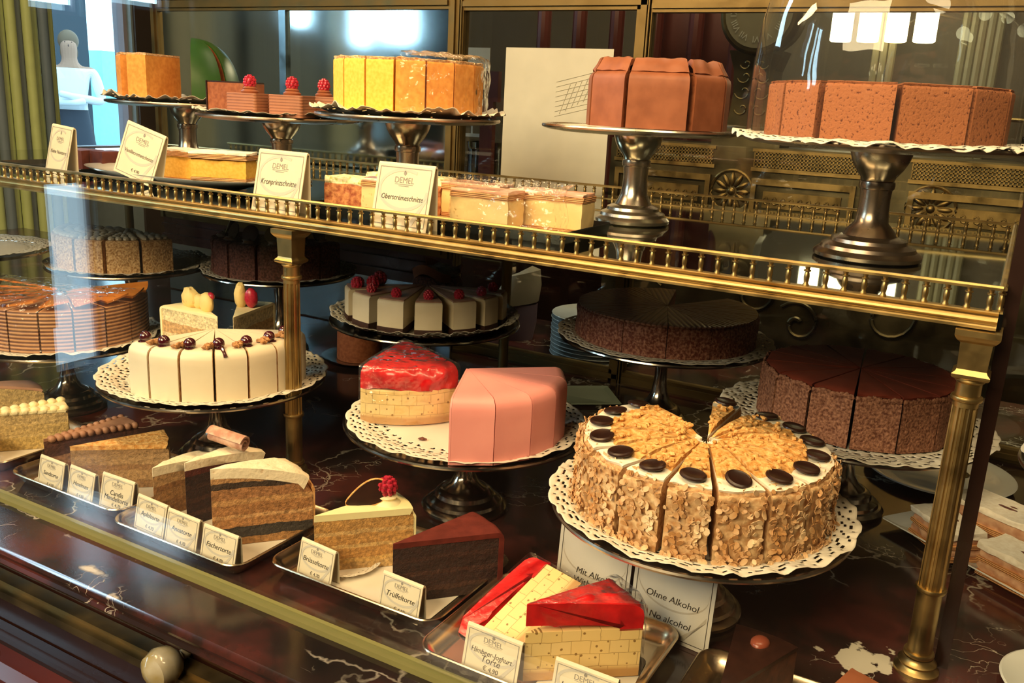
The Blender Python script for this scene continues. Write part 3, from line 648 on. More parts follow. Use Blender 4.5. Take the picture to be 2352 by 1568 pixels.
def card(label, x, y, z, name_lines, w=.052, h=.048, lean=14, rz=0, brand=True, price=None, mat=CARD, group=None, ts=1.0, cat='price card', tilt=0):
    """little tent card: front leaf leans back, folds over and comes down behind"""
    t = thing('price_card', label, cat, (x, y, z), rz, group, rot=(0, tilt, rz))
    L = R(lean); sn, cs = math.sin(L), math.cos(L); th = .0008; f = .0030
    P = [(0, 0), (sn*(h-f), cs*(h-f)), (sn*h+f*.4, cs*h-f*.1), (sn*h+f*1.3, cs*h-f*.7), (sn*h+f*1.7, cs*h-f*1.8), (sn*h+f*1.7+.001, .0)]
    P2 = [(sn*h+f*1.7+.001-th, 0), (sn*h+f*1.7-th, cs*h-f*2.0), (sn*h+f*1.1, cs*h-f*1.2), (sn*(h-f)+th*1.2, cs*(h-f)-th), (th, 0)]
    PP = P+P2
    m = MB(); m.loft([[(u, a, b) for a, b in PP] for u in (-w/2, w/2)]); root_ = t; t = m.build('card_leaf', mat, t, smooth=False)
    M = Matrix.Translation((0, -.00035, 0)) @ Matrix(((1, 0, 0, 0), (0, sn, -cs, 0), (0, cs, sn, 0), (0, 0, 0, 1)))
    def flat(m, poly): m.add([(a, b, 0) for a, b in poly], [list(range(len(poly)))], M)
    m = MB(); e = w*.045; q = w*.011; a = w/2-e; b0_, b1_ = e, h-f-e*.6
    for p in ([(-a, b0_), (a, b0_), (a, b0_+q), (-a, b0_+q)], [(-a, b1_-q), (a, b1_-q), (a, b1_), (-a, b1_)], [(-a, b0_+q), (-a+q, b0_+q), (-a+q, b1_-q), (-a, b1_-q)], [(a-q, b0_+q), (a, b0_+q), (a, b1_-q), (a-q, b1_-q)]): flat(m, p)
    m.build('border_print', GREYINK, t, smooth=False)
    m = MB(); c0 = (0, h*.60)
    pts = [(c0[0]+w*.42*math.cos(u), c0[1]+h*.30*math.sin(u), 0) for u in [R(60+10*j) for j in range(31)]]
    n_ = len(pts); vs = []
    for i, p in enumerate(pts):
        g = w*.022; d = Vector(pts[min(i+1, n_-1)])-Vector(pts[max(i-1, 0)]); d.normalize(); vs += [(p[0]-d.y*g, p[1]+d.x*g, -.0001), (p[0]+d.y*g, p[1]-d.x*g, -.0001)]
    m.add(vs, [(2*i, 2*i+1, 2*i+3, 2*i+2) for i in range(n_-1)], M)
    vs = [(w*.16, e*1.4, -.0001), (w*.24, e*1.4, -.0001), (w*.44, h*.46, -.0001), (w*.44, h*.54, -.0001)]; m.add(vs, [(0, 1, 2, 3)], M)
    m.build('swirl_print', PALEINK, t, smooth=False)
    if brand:
        m = MB(); vs, fs = text_mesh('DEMEL', w*.115, shear=0); vs = fit_text(vs, -w*.34); m.add(vs, fs, M @ Matrix.Translation((0, h*.70, 0)))
        flat(m, [(-w*.16, h*.675), (w*.16, h*.675), (w*.16, h*.683), (-w*.16, h*.683)]); flat(m, [(-w*.09, h*.65), (w*.09, h*.65), (w*.09, h*.658), (-w*.09, h*.658)])
        flat(m, [(w*.026*math.cos(u), h*.85+h*.034*math.sin(u)) for u in [2*PI*j/10 for j in range(10)]]); flat(m, [(-w*.006, h*.87), (w*.006, h*.87), (0, h*.91)])
        m.build('crest_lettering', GREYINK, t, smooth=False)
    m = MB()
    for i, s_ in enumerate(name_lines):
        vs, fs = text_mesh(s_, w*.15, shear=.18, bold=w*.0005); vs = fit_text(vs, w*.74); m.add(vs, fs, M @ Matrix.Translation((0, h*(.44-.15*i), 0)))
    if price:
        vs, fs = text_mesh(price, w*.105 if w < .08 else w*.08, shear=.1); m.add(vs, fs, M @ Matrix.Translation((w*.02, h*.13, 0)))
    m.build('lettering', INK, t, smooth=False)
    return root_

# ================================================================== cake slices
def sweep_wedge(m, prof, ang, n, flat, r, cap=True, closed=False, jit=0, seed=0, ci=0, co=0):
    """prof: (rho, z) points; swept over the angle; rho is stretched so the outer face is flat when flat"""
    base = len(m.v); K = len(prof); rmax = max(p[0] for p in prof)
    for i in range(n+1):
        th = -ang/2 + ang*i/n
        k = math.cos(ang/2)/math.cos(th) if flat else 1
        for (rho, z) in prof:
            q = rho*k
            if jit and rho > rmax*.12 and 0 < i < n:
                nn = noise.noise(Vector((q*math.cos(th)*60+seed*5, q*math.sin(th)*60, z*60))); q += jit*nn
                if z > .02: z = z + jit*.7*noise.noise(Vector((q*math.cos(th)*70+seed*9, q*math.sin(th)*70, 4)))
            m.v.append((q*math.cos(th), q*math.sin(th), z)); m.uv[len(m.v)-1] = (rho+i*.0, z)
    rng = range(K) if closed else range(K-1)
    for i in range(n):
        for q in rng:
            p = (q+1) % K; a = base+i*K; b = a+K
            m.f.append([a+q, a+p, b+p, b+q][::-1]); m.m.append(co)
    if cap:
        m.f.append([base+q for q in range(K)]); m.m.append(ci)
        m.f.append([base+n*K+q for q in range(K)][::-1]); m.m.append(ci)
def outer_prof(r, h, er, nr=5, nz=4, rt=.0015, dome=0, z0=0):
    P = []
    for i in range(nr+1):
        q = rt+(r-er-rt)*i/nr; P.append((q, h + dome*(1-(q/r)**2)))
    for a in (30, 60, 90): P.append((r-er+er*math.sin(R(a)), h-er+er*math.cos(R(a))))
    for i in range(1, nz+1): P.append((r, (h-er)+(z0-h+er)*i/nz))
    return P
def wedge_body(name, mat, parent, r, ang, h, er=.003, flat=False, n=8, jit=0, seed=0, dome=0, z0=0, mats=None, uv=False, nr=5):
    m = MB(); P = outer_prof(r, h, er, dome=dome, z0=z0, nr=nr)
    sweep_wedge(m, P, ang, n, flat, r, cap=False, jit=jit, seed=seed, co=1 if mats else 0)
    K = len(P); b = len(m.v); m.v += [(P[0][0]*math.cos(-ang/2), P[0][0]*math.sin(-ang/2), z0), (P[0][0]*math.cos(ang/2), P[0][0]*math.sin(ang/2), z0)]
    m.uv[b] = m.uv[b+1] = (P[0][0], z0)
    m.f.append([q for q in range(K)]+[b]); m.m.append(0)
    m.f.append(([n*K+q for q in range(K)]+[b+1])[::-1]); m.m.append(0)
    m.f.append([i*K for i in range(n+1)][::-1]+[b, b+1]); m.m.append(0)
    m.f.append([b, b+1]+[i*K+K-1 for i in range(n+1)][::-1]); m.m.append(0)
    o = m.build(name, mats or mat, parent, ang=50)
    if uv:
        l = o.data.uv_layers.new(name='UVMap')
        for lp in o.data.loops:
            l.data[lp.index].uv = m.uv.get(lp.vertex_index, (0, 0))
    return o
def wedge_coat(name, mat, parent, r, ang, h, t=.002, er=.006, flat=False, n=10, jit=0, seed=0, z0=0, top=True, side=True, dome=0, nr=6, nz=6, h_lo=None, grow=.0):
    """a skin over the top and / or the outer side"""
    P = outer_prof(r, h, er, nr, nz, dome=dome, z0=z0 if h_lo is None else h_lo)
    if top and not side: P = P[:nr+1] + [(r, h)] if er < .001 else P[:nr+2]
    if side and not top: P = P[nr:]
    I = []
    for k, (a, b) in enumerate(P):
        if k == 0 and top: d = (0, -1)
        elif k >= len(P)-1: d = (-1, 0) if side else (-.5, -1)
        else:
            dx, dz = P[k+1][0]-P[max(k-1, 0)][0], P[k+1][1]-P[max(k-1, 0)][1]; l = math.hypot(dx, dz) or 1; d = (dz/l, -dx/l)
        I.append((max(a+d[0]*t, .0003), b+d[1]*t))
    m = MB(); sweep_wedge(m, P+I[::-1], ang+grow, n, flat, r, closed=True, jit=jit, seed=seed)
    return m.build(name, mat, parent, ang=50)
def slice_root(label, cx, cy, z, phi, group=None, name='cake_slice', cat='cake slice', rot=None, push=0):
    return thing(name, label, cat, (cx+push*math.cos(phi), cy+push*math.sin(phi), z), phi, group, rot)
def raspberry(parent, x, y, z, r=.0095, name='raspberry', mat=None):
    m = MB(); m.sphere((x, y, z+r*.75), r*.86, 10, 7, (1, 1, 1.05))
    for j, (b, n) in enumerate(((-35, 8), (-8, 9), (20, 8), (48, 6), (78, 3))):
        for i in range(n):
            a = 2*PI*(i+.5*(j % 2))/n; bb = R(b)
            m.sphere((x+r*.82*math.cos(a)*math.cos(bb), y+r*.82*math.sin(a)*math.cos(bb), z+r*.75+r*.9*math.sin(bb)), r*.30, 6, 4)
    return m.build(name, mat or RASP, parent)
def choc_disc(parent, x, y, z, r=.013, rx=0, ry=0, name='chocolate_disc'):
    m = MB(); m.lathe([(0, 0), (r*.9, 0), (r, .0012), (r*.97, .0028), (r*.82, .0038), (r*.78, .0034), (0, .0036)], 28)
    o = m.build(name, CHOC, parent); o.location = (x, y, z); o.rotation_euler = (rx, ry, 0); return o
ORD = ['first', 'second', 'third', 'fourth', 'fifth', 'sixth', 'seventh', 'eighth', 'ninth', 'tenth', 'eleventh', 'twelfth', 'thirteenth', 'fourteenth', 'fifteenth', 'sixteenth']

# ================================================================== food colours
SPONGE_Y = food('yellow_sponge', (.78, .42, .06), (.88, .52, .10), 220, .5, .0008, .75, .2)
SPONGE_O = food('orange_or_shaded_sponge', (.66, .26, .05), (.80, .36, .08), 120, .4, .0008, .75, .2)  # also serves the shaded right side of the yellow cake
CRUST = food('sugared_crust', (.55, .24, .08), (.86, .68, .42), 260, 1, .002, .8, .2)
SUGAR = food('icing_sugar', (.80, .72, .58), (.92, .86, .74), 180, .6, .001, .8, .2)
GREENM = food('green_marzipan', (.016, .060, .010), (.024, .080, .014), 20, .15, .001, .4, .4)
PINKF = food('pink_fondant', (.80, .30, .27), (.86, .35, .31), 16, .15, .001, .42, .4)
WHITEF = food('ivory_fondant', (.78, .68, .50), (.84, .75, .56), 18, .12, .001, .45, .4)
CREAM = food('yellow_cream', (.84, .72, .40), (.88, .78, .48), 60, .2, .001, .5, .4)
CREAMW = food('whipped_cream', (.84, .76, .60), (.90, .83, .68), 130, .8, .0015, .6, .3)
NUTC = food('nut_crumb', (.34, .17, .06), (.74, .50, .26), 260, 1, .0025, .8, .2)
ALM = food('toasted_almond', (.42, .20, .07), (.80, .56, .30), 110, .9, .002, .6, .3)
ALMF = food('almond_flake', (.56, .28, .10), (.88, .66, .40), 40, .2, .0005, .45, .4)
CRUMBO = food('orange_crumble', (.58, .25, .05), (.84, .52, .20), 160, 1, .003, .7, .3)
CRUMBC = food('cut_crumb', (.45, .24, .10), (.72, .46, .24), 200, .8, .002, .8, .2)
CHOCN = food('chocolate_nut_coat', (.14, .032, .018), (.46, .22, .14), 230, 1, .003, .6, .3, pos=(.42, .68))
CHOCG = food('chocolate_crumb_coat', (.12, .04, .022), (.42, .20, .12), 300, 1, .0025, .75, .2, pos=(.35, .7))
CHOCD = food('cocoa_top', (.19, .034, .018), (.25, .048, .024), 25, .3, .001, .75, .2)
CHOCS = food('dark_crumb_coat', (.06, .018, .014), (.22, .085, .06), 240, 1, .003, .7, .3)
CHOCP = food('speckled_chocolate_sponge', (.12, .03, .012), (.36, .125, .05), 300, .8, .0015, .75, .2, pos=(.33, .43))
TRUFF = layered('truffle_layers', .07, [(0, (.03, .010, .006)), (.16, (.07, .026, .014)), (.24, (.035, .010, .006)), (.42, (.065, .022, .012)), (.50, (.032, .010, .006)), (.68, (.05, .016, .009)), (.76, (.03, .009, .006)), (.93, (.10, .015, .008))], bs=.8)
DOBOS = striped('dobos_layers', (.16, .06, .035), (.62, .33, .16), .0058)
CARAM = food('orange_caramel', (.60, .17, .02), (.75, .28, .05), 30, .1, .001, .12, .6, coat=1)
RIDGE = striped('ridged_milk_chocolate', (.16, .05, .025), (.36, .15, .08), .0048, duty=.25, sharp=.3)
BROWNC = food('brown_cut', (.20, .055, .02), (.30, .10, .04), 150, .5, .001, .6, .3)
PALECH = food('pale_cheese_cream', (.66, .56, .38), (.72, .62, .44), 30, .1, .001, .5, .3)
BASEC = food('dark_biscuit_base', (.035, .014, .010), (.06, .025, .015), 200, .5, .001, .7, .3)
REDJ = food('red_berry_jelly', (.40, .004, .008), (.74, .012, .014), 45, .7, .003, .22, .5, coat=.3)
CHERRY = food('dark_cherry', (.05, .004, .01), (.08, .006, .015), 20, 0, .001, .08, .7, coat=1)
WALNUT = food('walnut', (.32, .14, .05), (.56, .30, .12), 200, .8, .001, .5, .3)
GLAZEP = food('rosy_glaze', (.78, .38, .24), (.84, .52, .38), 20, .1, .001, .22, .5, coat=.6)
PUFF = striped('puff_pastry', (.45, .16, .05), (.80, .44, .18), .0022, bs=1, rough=.5, sharp=.5)
CREAMF = film_face('patterned_film_cream')

# ================================================================== stands on the marble
stand('low silver cake stand under the almond flake cake at the front right', -.2475, .885, 0, .122, .160, PB, SILVER)
stand('silver cake stand holding the pink cake and red jelly portion', -.590, .956, 0, .122, .162, PB, DSILVER)
stand('silver cake stand under the white iced cake, left of the brass column', -.9905, .893, 0, .124, .161, PB, DSILVER)
stand('silver cake stand under the orange caramel layer cake at the far left', -1.345, .895, 0, .124, .155, PB, DSILVER)
stand('silver cake stand under the flat chocolate nut cake behind the rail', -.490, 1.425, 0, .159, .180, PB, DSILVER)
stand('silver cake stand under the big cocoa topped cake at the right', -.152, 1.268, 0, .130, .172, PB, DSILVER)
stand('dim silver cake stand under the white cheesecake with berries', -.885, 1.280, 0, .153, .168, PB, DSILVER)
stand('tall silver cake stand under the pale nut cake at the left back', -1.625, 1.245, 0, .163, .165, PB, SILVER2)
stand('silver cake stand under the dark cake with chocolate rounds', -1.320, 1.372, 0, .170, .155, PB, DSILVER)
stand('silver cake stand cut off by the right edge, with a doily', .175, 1.09, 0, .185, .13, PB, SILVER)
doily('white paper doily with scalloped edge under the almond flake cake', -.2475, .885, .1245, .163, 1, lift=.002, wav=.006)
doily('white paper doily under the pink cake and red jelly portion', -.590, .956, .1245, .158, 2, lift=.001, wav=.002)
doily('white paper doily under the white iced cake', -.9905, .893, .1265, .162, 3, lift=.003, wav=.004)
doily('white paper doily under the orange caramel layer cake', -1.345, .895, .1265, .152, 4, lift=.001, wav=.006)
doily('white paper doily under the flat chocolate nut cake', -.490, 1.425, .1615, .182, 5, lift=.000, wav=.002)
doily('white paper doily under the big cocoa topped cake', -.152, 1.268, .1325, .182, 6, lift=.000, wav=.006)
doily('white paper doily with raised edge under the cheesecake with berries', -.885, 1.280, .1555, .166, 7, lift=.010, wav=.006)
doily('greyed paper doily under the pale nut cake at the left back', -1.625, 1.245, .1655, .165, 8, lift=.002, wav=.005)
doily('paper doily under the dark cake with chocolate rounds', -1.320, 1.372, .1725, .158, 9, lift=.002, wav=.005)
doily('white paper doily at the far right edge of the picture', .175, 1.09, .1875, .128, 10, lift=.002)

# ---- almond flake cake: fifteen slices with dark chocolate discs
ax, ay, az = -.2475, .884, .1262
AL = [(151, 20), (171.5, 20.5), (193, 21), (216, 23), (239.5, 22), (261, 20.5), (281.5, 20), (303, 22), (325, 21), (346.5, 21), (8, 21), (29.5, 21), (50, 20), (71, 20), (97, 17)]
names = ['behind left, nearest the gap', 'second from the gap on the left', 'third on the left rim', 'fourth, at the far left of the cake', 'left of the narrow front slice', 'narrow front slice left of centre', 'front centre, broad face', 'front, right of centre with a tilted disc', 'to the right of the front slices',
         'on the right with disc beside the crumble', 'at the far right of the rim', 'right rim behind, under a shiny disc', 'right back rim, second from the gap', 'back rim just right of the gap', 'standing apart alone inside the gap at the back']
random.seed(4)
for i, (dg, wd) in enumerate(AL):
    phi = R(dg); last = i == 14
    t = slice_root('almond flaked cake slice with dark disc, ' + names[i], ax, ay, az, phi, 'slices of the almond flake cake', push=.0045 if not last else .010)
    h = .0745; r = .128; a = R(wd-1.6)
    wedge_body('sponge', CRUMBC, t, r-.003, a, h-.003, .003, n=6, seed=i)
    wedge_coat('cream_coat', CREAMW, t, r, a, h, .0028, .008, jit=.003, seed=i, side=False, n=10)
    asd = wedge_coat('almond_side', ALM, t, r+.0005, a, h-.006, .0034, .003, jit=.004, seed=i+40, top=False, n=10, nz=12)
    m = MB(); P = [(.004, h-.001), (.02, h+.004), (.045, h+.006), (.075, h+.0055), (.096, h+.003), (.101, h-.001)]
    base = len(m.v); K = len(P); n = 10
    for j in range(n+1):
        th = -a/2*.98+a*.98*j/n
        for q, (rho, z) in enumerate(P):
            nn = noise.noise(Vector((rho*90*math.cos(th)+i*3, rho*90*math.sin(th), i))); rr = rho*(1+.04*nn if q > 1 else 1)
            m.v.append((rr*math.cos(th), rr*math.sin(th), z+(.0035*nn if 0 < q < K-1 else 0)))
    for j in range(n):
        for q in range(K-1): A = base+j*K+q; m.f.append([A, A+1, A+K+1, A+K][::1]); m.m.append(0)
    m.f.append([base+q for q in range(K)][::-1]); m.m.append(0); m.f.append([base+n*K+q for q in range(K)]); m.m.append(0)
    for j in range(26):
        rho = random.uniform(.02, .097); th = random.uniform(-.42, .42)*a
        m.sphere((rho*math.cos(th), rho*math.sin(th), h+.005+random.uniform(-.001, .002)), random.uniform(.0018, .0038), 6, 4, (1, 1, .7), .6)
    m.build('crumble_top', CRUMBO, t)
    fl = MB()
    vis = math.sin(phi) < .35 or last
    for j in range(150 if vis else 30):
        z = random.uniform(.001, h-.004); th = random.uniform(-.5, .5)*a; rr = r+.0022+random.uniform(0, .0016)
        if random.random() < .18: z = random.uniform(.0, .008); rr += random.uniform(0, .006)
        if random.random() < .10: z = h-.002; rr = random.uniform(r-.02, r)
        M = Matrix.Translation((rr*math.cos(th), rr*math.sin(th), z)) @ Matrix.Rotation(th, 4, 'Z') @ Matrix.Rotation(R(90)+random.gauss(0, .35), 4, 'Y') @ Matrix.Rotation(random.gauss(0, .4), 4, 'X') @ Matrix.Rotation(random.uniform(0, 6.3), 4, 'Z')
        s1 = random.uniform(.0024, .0048); s2 = s1*random.uniform(.55, .8); s1 *= random.choice((1, 1, .6)); k = 8
        top = [(s1*math.cos(2*PI*q/k), s2*math.sin(2*PI*q/k), .0004+.0012*(math.cos(2*PI*q/k))**2) for q in range(k)]; bot = [(x, y, z_-.0006) for x, y, z_ in top]
        fl.loft([bot, top], M=M)
    fo = fl.build('almond_flakes', ALMF, asd, ang=30); fo['kind'] = 'stuff'
    choc_disc(t, .108, 0, h+.0025 + (.003 if last else 0), .0132, rx=random.uniform(-.12, .12), ry=random.uniform(.02, .18) if i != 7 else .3)

# ---- pink fondant slices
px_, py_, pz_ = -.575, .930, .1262
for i, (d0, d1, nme) in enumerate(((-66, -43.5, 'front left end slice'), (-43, -21.5, 'second slice from the left'), (-21, -1, 'third slice from the left'), (-.5, 21, 'slice at the right side'), (21.5, 42, 'hindmost slice at the back right'))):
    t = slice_root('smooth pink iced cake slice, ' + nme, px_, py_, pz_, R((d0+d1)/2), 'pink iced slices')
    a = R(d1-d0)
    wedge_body('sponge', food('marble_sponge_%d' % i, (.50, .22, .12), (.72, .42, .26), 160, .5) if i == 0 else bpy.data.materials['marble_sponge_0'], t, .1245, a, .0775, .010, n=6, flat=True)
    wedge_coat('pink_icing', PINKF, t, .1275, a, .080, .0026, .013, True, n=8)
    if i == 0:
        m = MB(); s0 = -a/2
        o = MB(); P = outer_prof(.1275, .080, .013, 6, 4); b = [(p[0], p[1]) for p in P]+[(P[0][0], 0)]
        for dy in (-.0022, 0): pass
        M = Matrix.Rotation(-a/2, 4, 'Z')
        o.loft([[(x, y, z) for x, z in b] for y in (-.0024, -.0002)], M=M); o.build('pink_end_icing', PINKF, t)

# ---- big red jelly portion
rx_, ry_ = -.719, .990
t = thing('jelly_cake_piece', 'large wrapped cake piece with glossy red berry jelly and patterned cream side', 'cake slice', (rx_, ry_, .1262), R(-50))
a = R(60)
wedge_body('cream_layer', CREAMF, t, .126, a, .046, .002, n=12, uv=True)
def outer_uv(o, r):
    l = o.data.uv_layers.get('UVMap')
    for p in o.data.polygons:
        for li in p.loop_indices:
            v = o.data.vertices[o.data.loops[li].vertex_index].co
            rd = Vector((v.x, v.y, 0)).normalized()
            if math.hypot(v.x, v.y) > r*.93 and abs(p.normal.dot(rd)) > .7: l.data[li].uv = (math.atan2(v.y, v.x)*r, v.z)
outer_uv(t.children[0], .126)
wedge_coat('berry_jelly', REDJ, t, .1262, a, .074, .0275, .012, jit=.006, seed=3, h_lo=.046, n=22, nr=12, dome=.006)
o = wedge_coat('wrapping_film', FILM, t, .1285, a*1.02, .077, .0002, .004, jit=.003, seed=8, n=16, dome=.006)
# crumb left on the doily
m = MB(); m.sphere((0, 0, .0012), .003, 7, 5, (1.5, 1, .5), .6); m.sphere((.004, .001, .001), .002, 7, 5, (1.2, 1, .6), .6)
o = m.build('crumb', CHOCS, loc=(-.597, .862, .1258)); tag(o, 'single brown crumb on the doily in front of the red jelly piece', 'crumb')

# ---- white iced cake with cherries and walnuts
wx, wy, wz = -.980, .886, .1282
WD = [(257, 275.5), (276.5, 296), (297, 316), (317, 336), (337, 356), (357, 376), (377, 396)]
def walnut(parent, x, y, z, s_=.0092):
    m = MB(); random.seed(int(x*9999+y*777))
    for j in range(11): m.sphere((x+random.uniform(-1, 1)*s_, y+random.uniform(-.6, .6)*s_, z+s_*.4+random.uniform(-.2, .3)*s_), s_*.38, 7, 5, (1.2, .8, .8), .7)
    m.build('walnut_half', WALNUT, parent)
def cherry(parent, x, y, z, r=.0082):
    m = MB(); m.sphere((x, y, z+r*.75), r, 14, 10); m.sphere((x+.003, y, z+.0008), r*.8, 10, 5, (1.3, 1, .22)); m.build('cherry', CHERRY, parent)
wn = ['cut end slice at the left', 'second from left', 'third from left', 'fourth from left with a dripping cherry', 'fifth, just left of the brass column', 'slice hidden partly by the brass column', 'hindmost slice right of the brass column']
for i, (d0, d1) in enumerate(WD):
    t = slice_root('ivory iced slice with cherry and walnut, ' + wn[i], wx, wy, wz, R((d0+d1)/2), 'white iced slices', push=.001)
    a = R(d1-d0)
    wedge_body('sponge', CRUMBC, t, .125, a, .069, .008, n=6)
    wedge_coat('ivory_icing', WHITEF, t, .1275, a*.97, .0715, .0024, .012, n=8)
    cherry(t, .104, -.012, .0712); walnut(t, .106, .0125, .0716)
    if i == 3:
        m = MB(); m.tube([(.110, -.010, .0735), (.118, -.009, .0722), (.1235, -.008, .0685), (.1265, -.007, .064)], [.003, .0026, .0022, .0028], 8); m.build('cherry_juice', CHERRY, t)

# ---- two cream slices with biscuits behind the white slices
BIS = food('almond_biscuit', (.48, .24, .06), (.84, .62, .24), 130, .5, .002, .6, pos=(.2, .4))
CL = layered('cream_layers', .075, [(0, (.62, .38, .16)), (.18, (.78, .62, .36)), (.26, (.66, .42, .20)), (.44, (.80, .64, .38)), (.52, (.64, .40, .18)), (.74, (.86, .74, .44))])
SPC = food('speckled_cream', (.62, .46, .22), (.86, .76, .46), 190, .3, .001, .5, .3, pos=(.22, .34))
for i, (x, y, rz, lb) in enumerate(((-1.005, .915, 168, 'cream cake slice topped with round almond biscuits, behind the white slices'), (-.985, .925, 118, 'cream cake slice with upright biscuit and strawberry, behind the white slices'))):
    t = thing('cake_slice', lb, 'cake slice', (x, y, .1282), R(rz))
    wedge_body('layers', CL, t, .120, R(27), .076, .005, n=6, jit=.002)
    wedge_coat('cream', SPC, t, .122, R(28), .0795, .004, .007, n=8, jit=.002)
    if i == 0:
        m = MB(); m.sphere((.088, -.006, .092), .019, 14, 9, (1.05, .6, .9), .25); m.sphere((.070, -.010, .089), .015, 12, 8, (1, .6, .85), .2); m.build('biscuit', BIS, t)
        m = MB(); m.sphere((.045, -.008, .091), .0165, 14, 9, (1, .5, 1), .1); m.build('biscuit', BIS, t)
        m = MB(); m.sphere((.039, -.012, .102), .008, 10, 7, (1, .7, .8)); m.build('strawberry', RASP, t)
    else:
        m = MB(); m.sphere((.075, .012, .096), .020, 14, 9, (.5, .5, 1.1), .15); m.build('biscuit', BIS, t)
        m = MB(); m.sphere((.070, -.006, .095), .013, 12, 9, (.6, .8, 1.2), .15); m.build('strawberry', RASP, t)

# ---- orange caramel layer cake
cx_, cy_, cz_ = -1.345, .900, .1282
for i in range(11):
    d = 190+i*21.6
    t = slice_root('many layered slice under an orange caramel fan blade, %s going round from the left end' % ORD[i], cx_, cy_, cz_, R(d), 'orange caramel layer slices', push=.002)
    wedge_body('layers', DOBOS, t, .126, R(20.6), .066, .0015, n=6)
    m = MB(); aa = R(19); th = .003
    P = [(0.012, 0)]+[(.128*math.cos(-aa/2+aa*j/6), .128*math.sin(-aa/2+aa*j/6)) for j in range(7)]
    m.prism(P, 0, th, Matrix.Translation((0, 0, .068)) @ Matrix.Rotation(R(-2), 4, 'Y') @ Matrix.Rotation(R(11), 4, 'X'))
    m.prism
    o = m.build('caramel_blade', CARAM, t, smooth=False); o.location.z = .004
t = thing('clear_wrap', 'crinkled clear film over the orange caramel layer cake', 'film', (cx_, cy_, cz_+.0005))
m = MB(); sweep_wedge(m, outer_prof(.136, .084, .012), R(200), 40, False, .136, cap=False, jit=.004, seed=2); o = m.build('film_sheet', FILM, t); o.rotation_euler.z = R(285)

# ---- flat chocolate nut cake with a missing piece
nx, ny, nz_ = -.490, 1.425, .1632
for i in range(12):
    d = 95+i*26.7+8
    if i == 12: continue
    t = slice_root('flat chocolate slice coated in chopped nuts, %s clockwise seen from above' % ORD[11-i], nx, ny, nz_, R(d+14), 'flat chocolate nut slices', push=.0008)
    wedge_body('sponge', BROWNC, t, .148, R(26), .050, .003, n=6)
    wedge_coat('nut_coat', CHOCN, t, .151, R(26.4), .050, .0035, .004, jit=.003, seed=i, top=False, n=12, nz=8)
    o = wedge_coat('combed_icing', striped('combed_chocolate_%d' % i, (.17, .07, .04), (.40, .20, .13), .0085, 1, .35, 1.0, duty=.3) if i == 0 else bpy.data.materials['combed_chocolate_0'], t, .151, R(26.4), .0535, .0030, .004, side=False, jit=.0015, seed=i+9, n=10)

# ---- big cocoa topped cake
bx, by_, bz = -.152, 1.268, .1345
BD = [(162, 24), (187, 24), (213, 26), (239, 25), (264, 24), (289, 25), (314, 24), (339, 25), (4, 24), (29, 25), (55, 26), (82, 26), (109, 26), (136, 26)]
for i, (d, wd) in enumerate(BD):
    t = slice_root('tall chocolate slice with cocoa red top and crumb side, %s from the left end' % ORD[i], bx, by_, bz, R(d), 'cocoa topped slices', push=.0025)
    a = R(wd-.6)
    wedge_body('sponge', TRUFF, t, .125, a, .068, .003, n=6, flat=True)
    wedge_coat('crumb_coat', CHOCG, t, .129, a, .066, .004, .006, True, jit=.002, seed=i, top=False, n=10, nz=10)
    wedge_coat('cocoa_top', CHOCD, t, .128, a, .0725, .0035, .009, True, jit=.0025, seed=i+5, side=False, n=10)
    m = MB()
    for j in range(9):
        th = -a/2+a*(j+.5)/9; m.sphere((.1265/math.cos(th)*math.cos(a/2)*math.cos(th), .1265/math.cos(th)*math.cos(a/2)*math.sin(th), .0665+.0012*math.sin(j*5+i)), .0042, 7, 5, (.6, 1.1, .9), .5)
    m.build('chocolate_flakes', CHOCG, t)

# ---- white cheesecake with red berries
qx, qy, qz = -.890, 1.290, .1565
QD = [(228, 23), (254, 24), (280, 24), (306, 23), (331, 22), (355, 20), (17, 18)]
for i, (d, wd) in enumerate(QD):
    t = slice_root('pale cheesecake slice with red berry on dark base, %s from the left' % ORD[i], qx, qy, qz, R(d), 'cheesecake slices', push=.008)
    a = R(wd-4)
    wedge_body('dark_base', BASEC, t, .137, a, .013, .001, n=6)
    wedge_body('cheese_cream', PALECH, t, .136, a, .058, .005, n=6, z0=.013)
    wedge_coat('cream_veil', food('rosy_veil', (.30, .16, .12), (.42, .26, .20), 60, .3, .001, .4) if i == 0 else bpy.data.materials['rosy_veil'], t, .134, a*.98, .0605, .002, .003, side=False, n=6, jit=.001)
    raspberry(t, .112, 0, .060, .0085, 'red_berry')
    if i == 0: raspberry(t, .09, .012, .060, .011, 'red_berry'); raspberry(t, .075, -.008, .062, .012, 'red_berry'); raspberry(t, .118, .012, .060, .010, 'red_berry')
t = thing('chocolate_gateau_piece', 'dusted chocolate roll piece with curled shards standing behind the cheesecake', 'cake slice', (-.925, 1.375, .1565), 0)
m = MB(); m.lathe([(0, 0), (.045, 0), (.047, .05), (.04, .062), (0, .064)], 28); m.build('body', CHOCS, t)
m = MB(); random.seed(3)
for j in range(7):
    a = j*.9; m.sphere((.024*math.cos(a), .024*math.sin(a), .068+.002*(j % 3)), .02, 10, 7, (1, .8, .35), .4)
m.build('sugar_dusting', food('grey_sugar', (.30, .27, .24), (.46, .42, .38), 90, .6, .002, .8), t)
m = MB()
for j in range(2): 
    u0 = j*PI
    m.loft([[((.042+dz)*math.cos(u), (.042+dz)*math.sin(u), z+.008*math.sin(3*u)) for dz, z in ((0, .060), (0.004, .078), (.006, .078), (.002, .060))] for u in [u0+.3+k*.24 for k in range(11)]])
m.build('chocolate_curl', CHOCM, t)

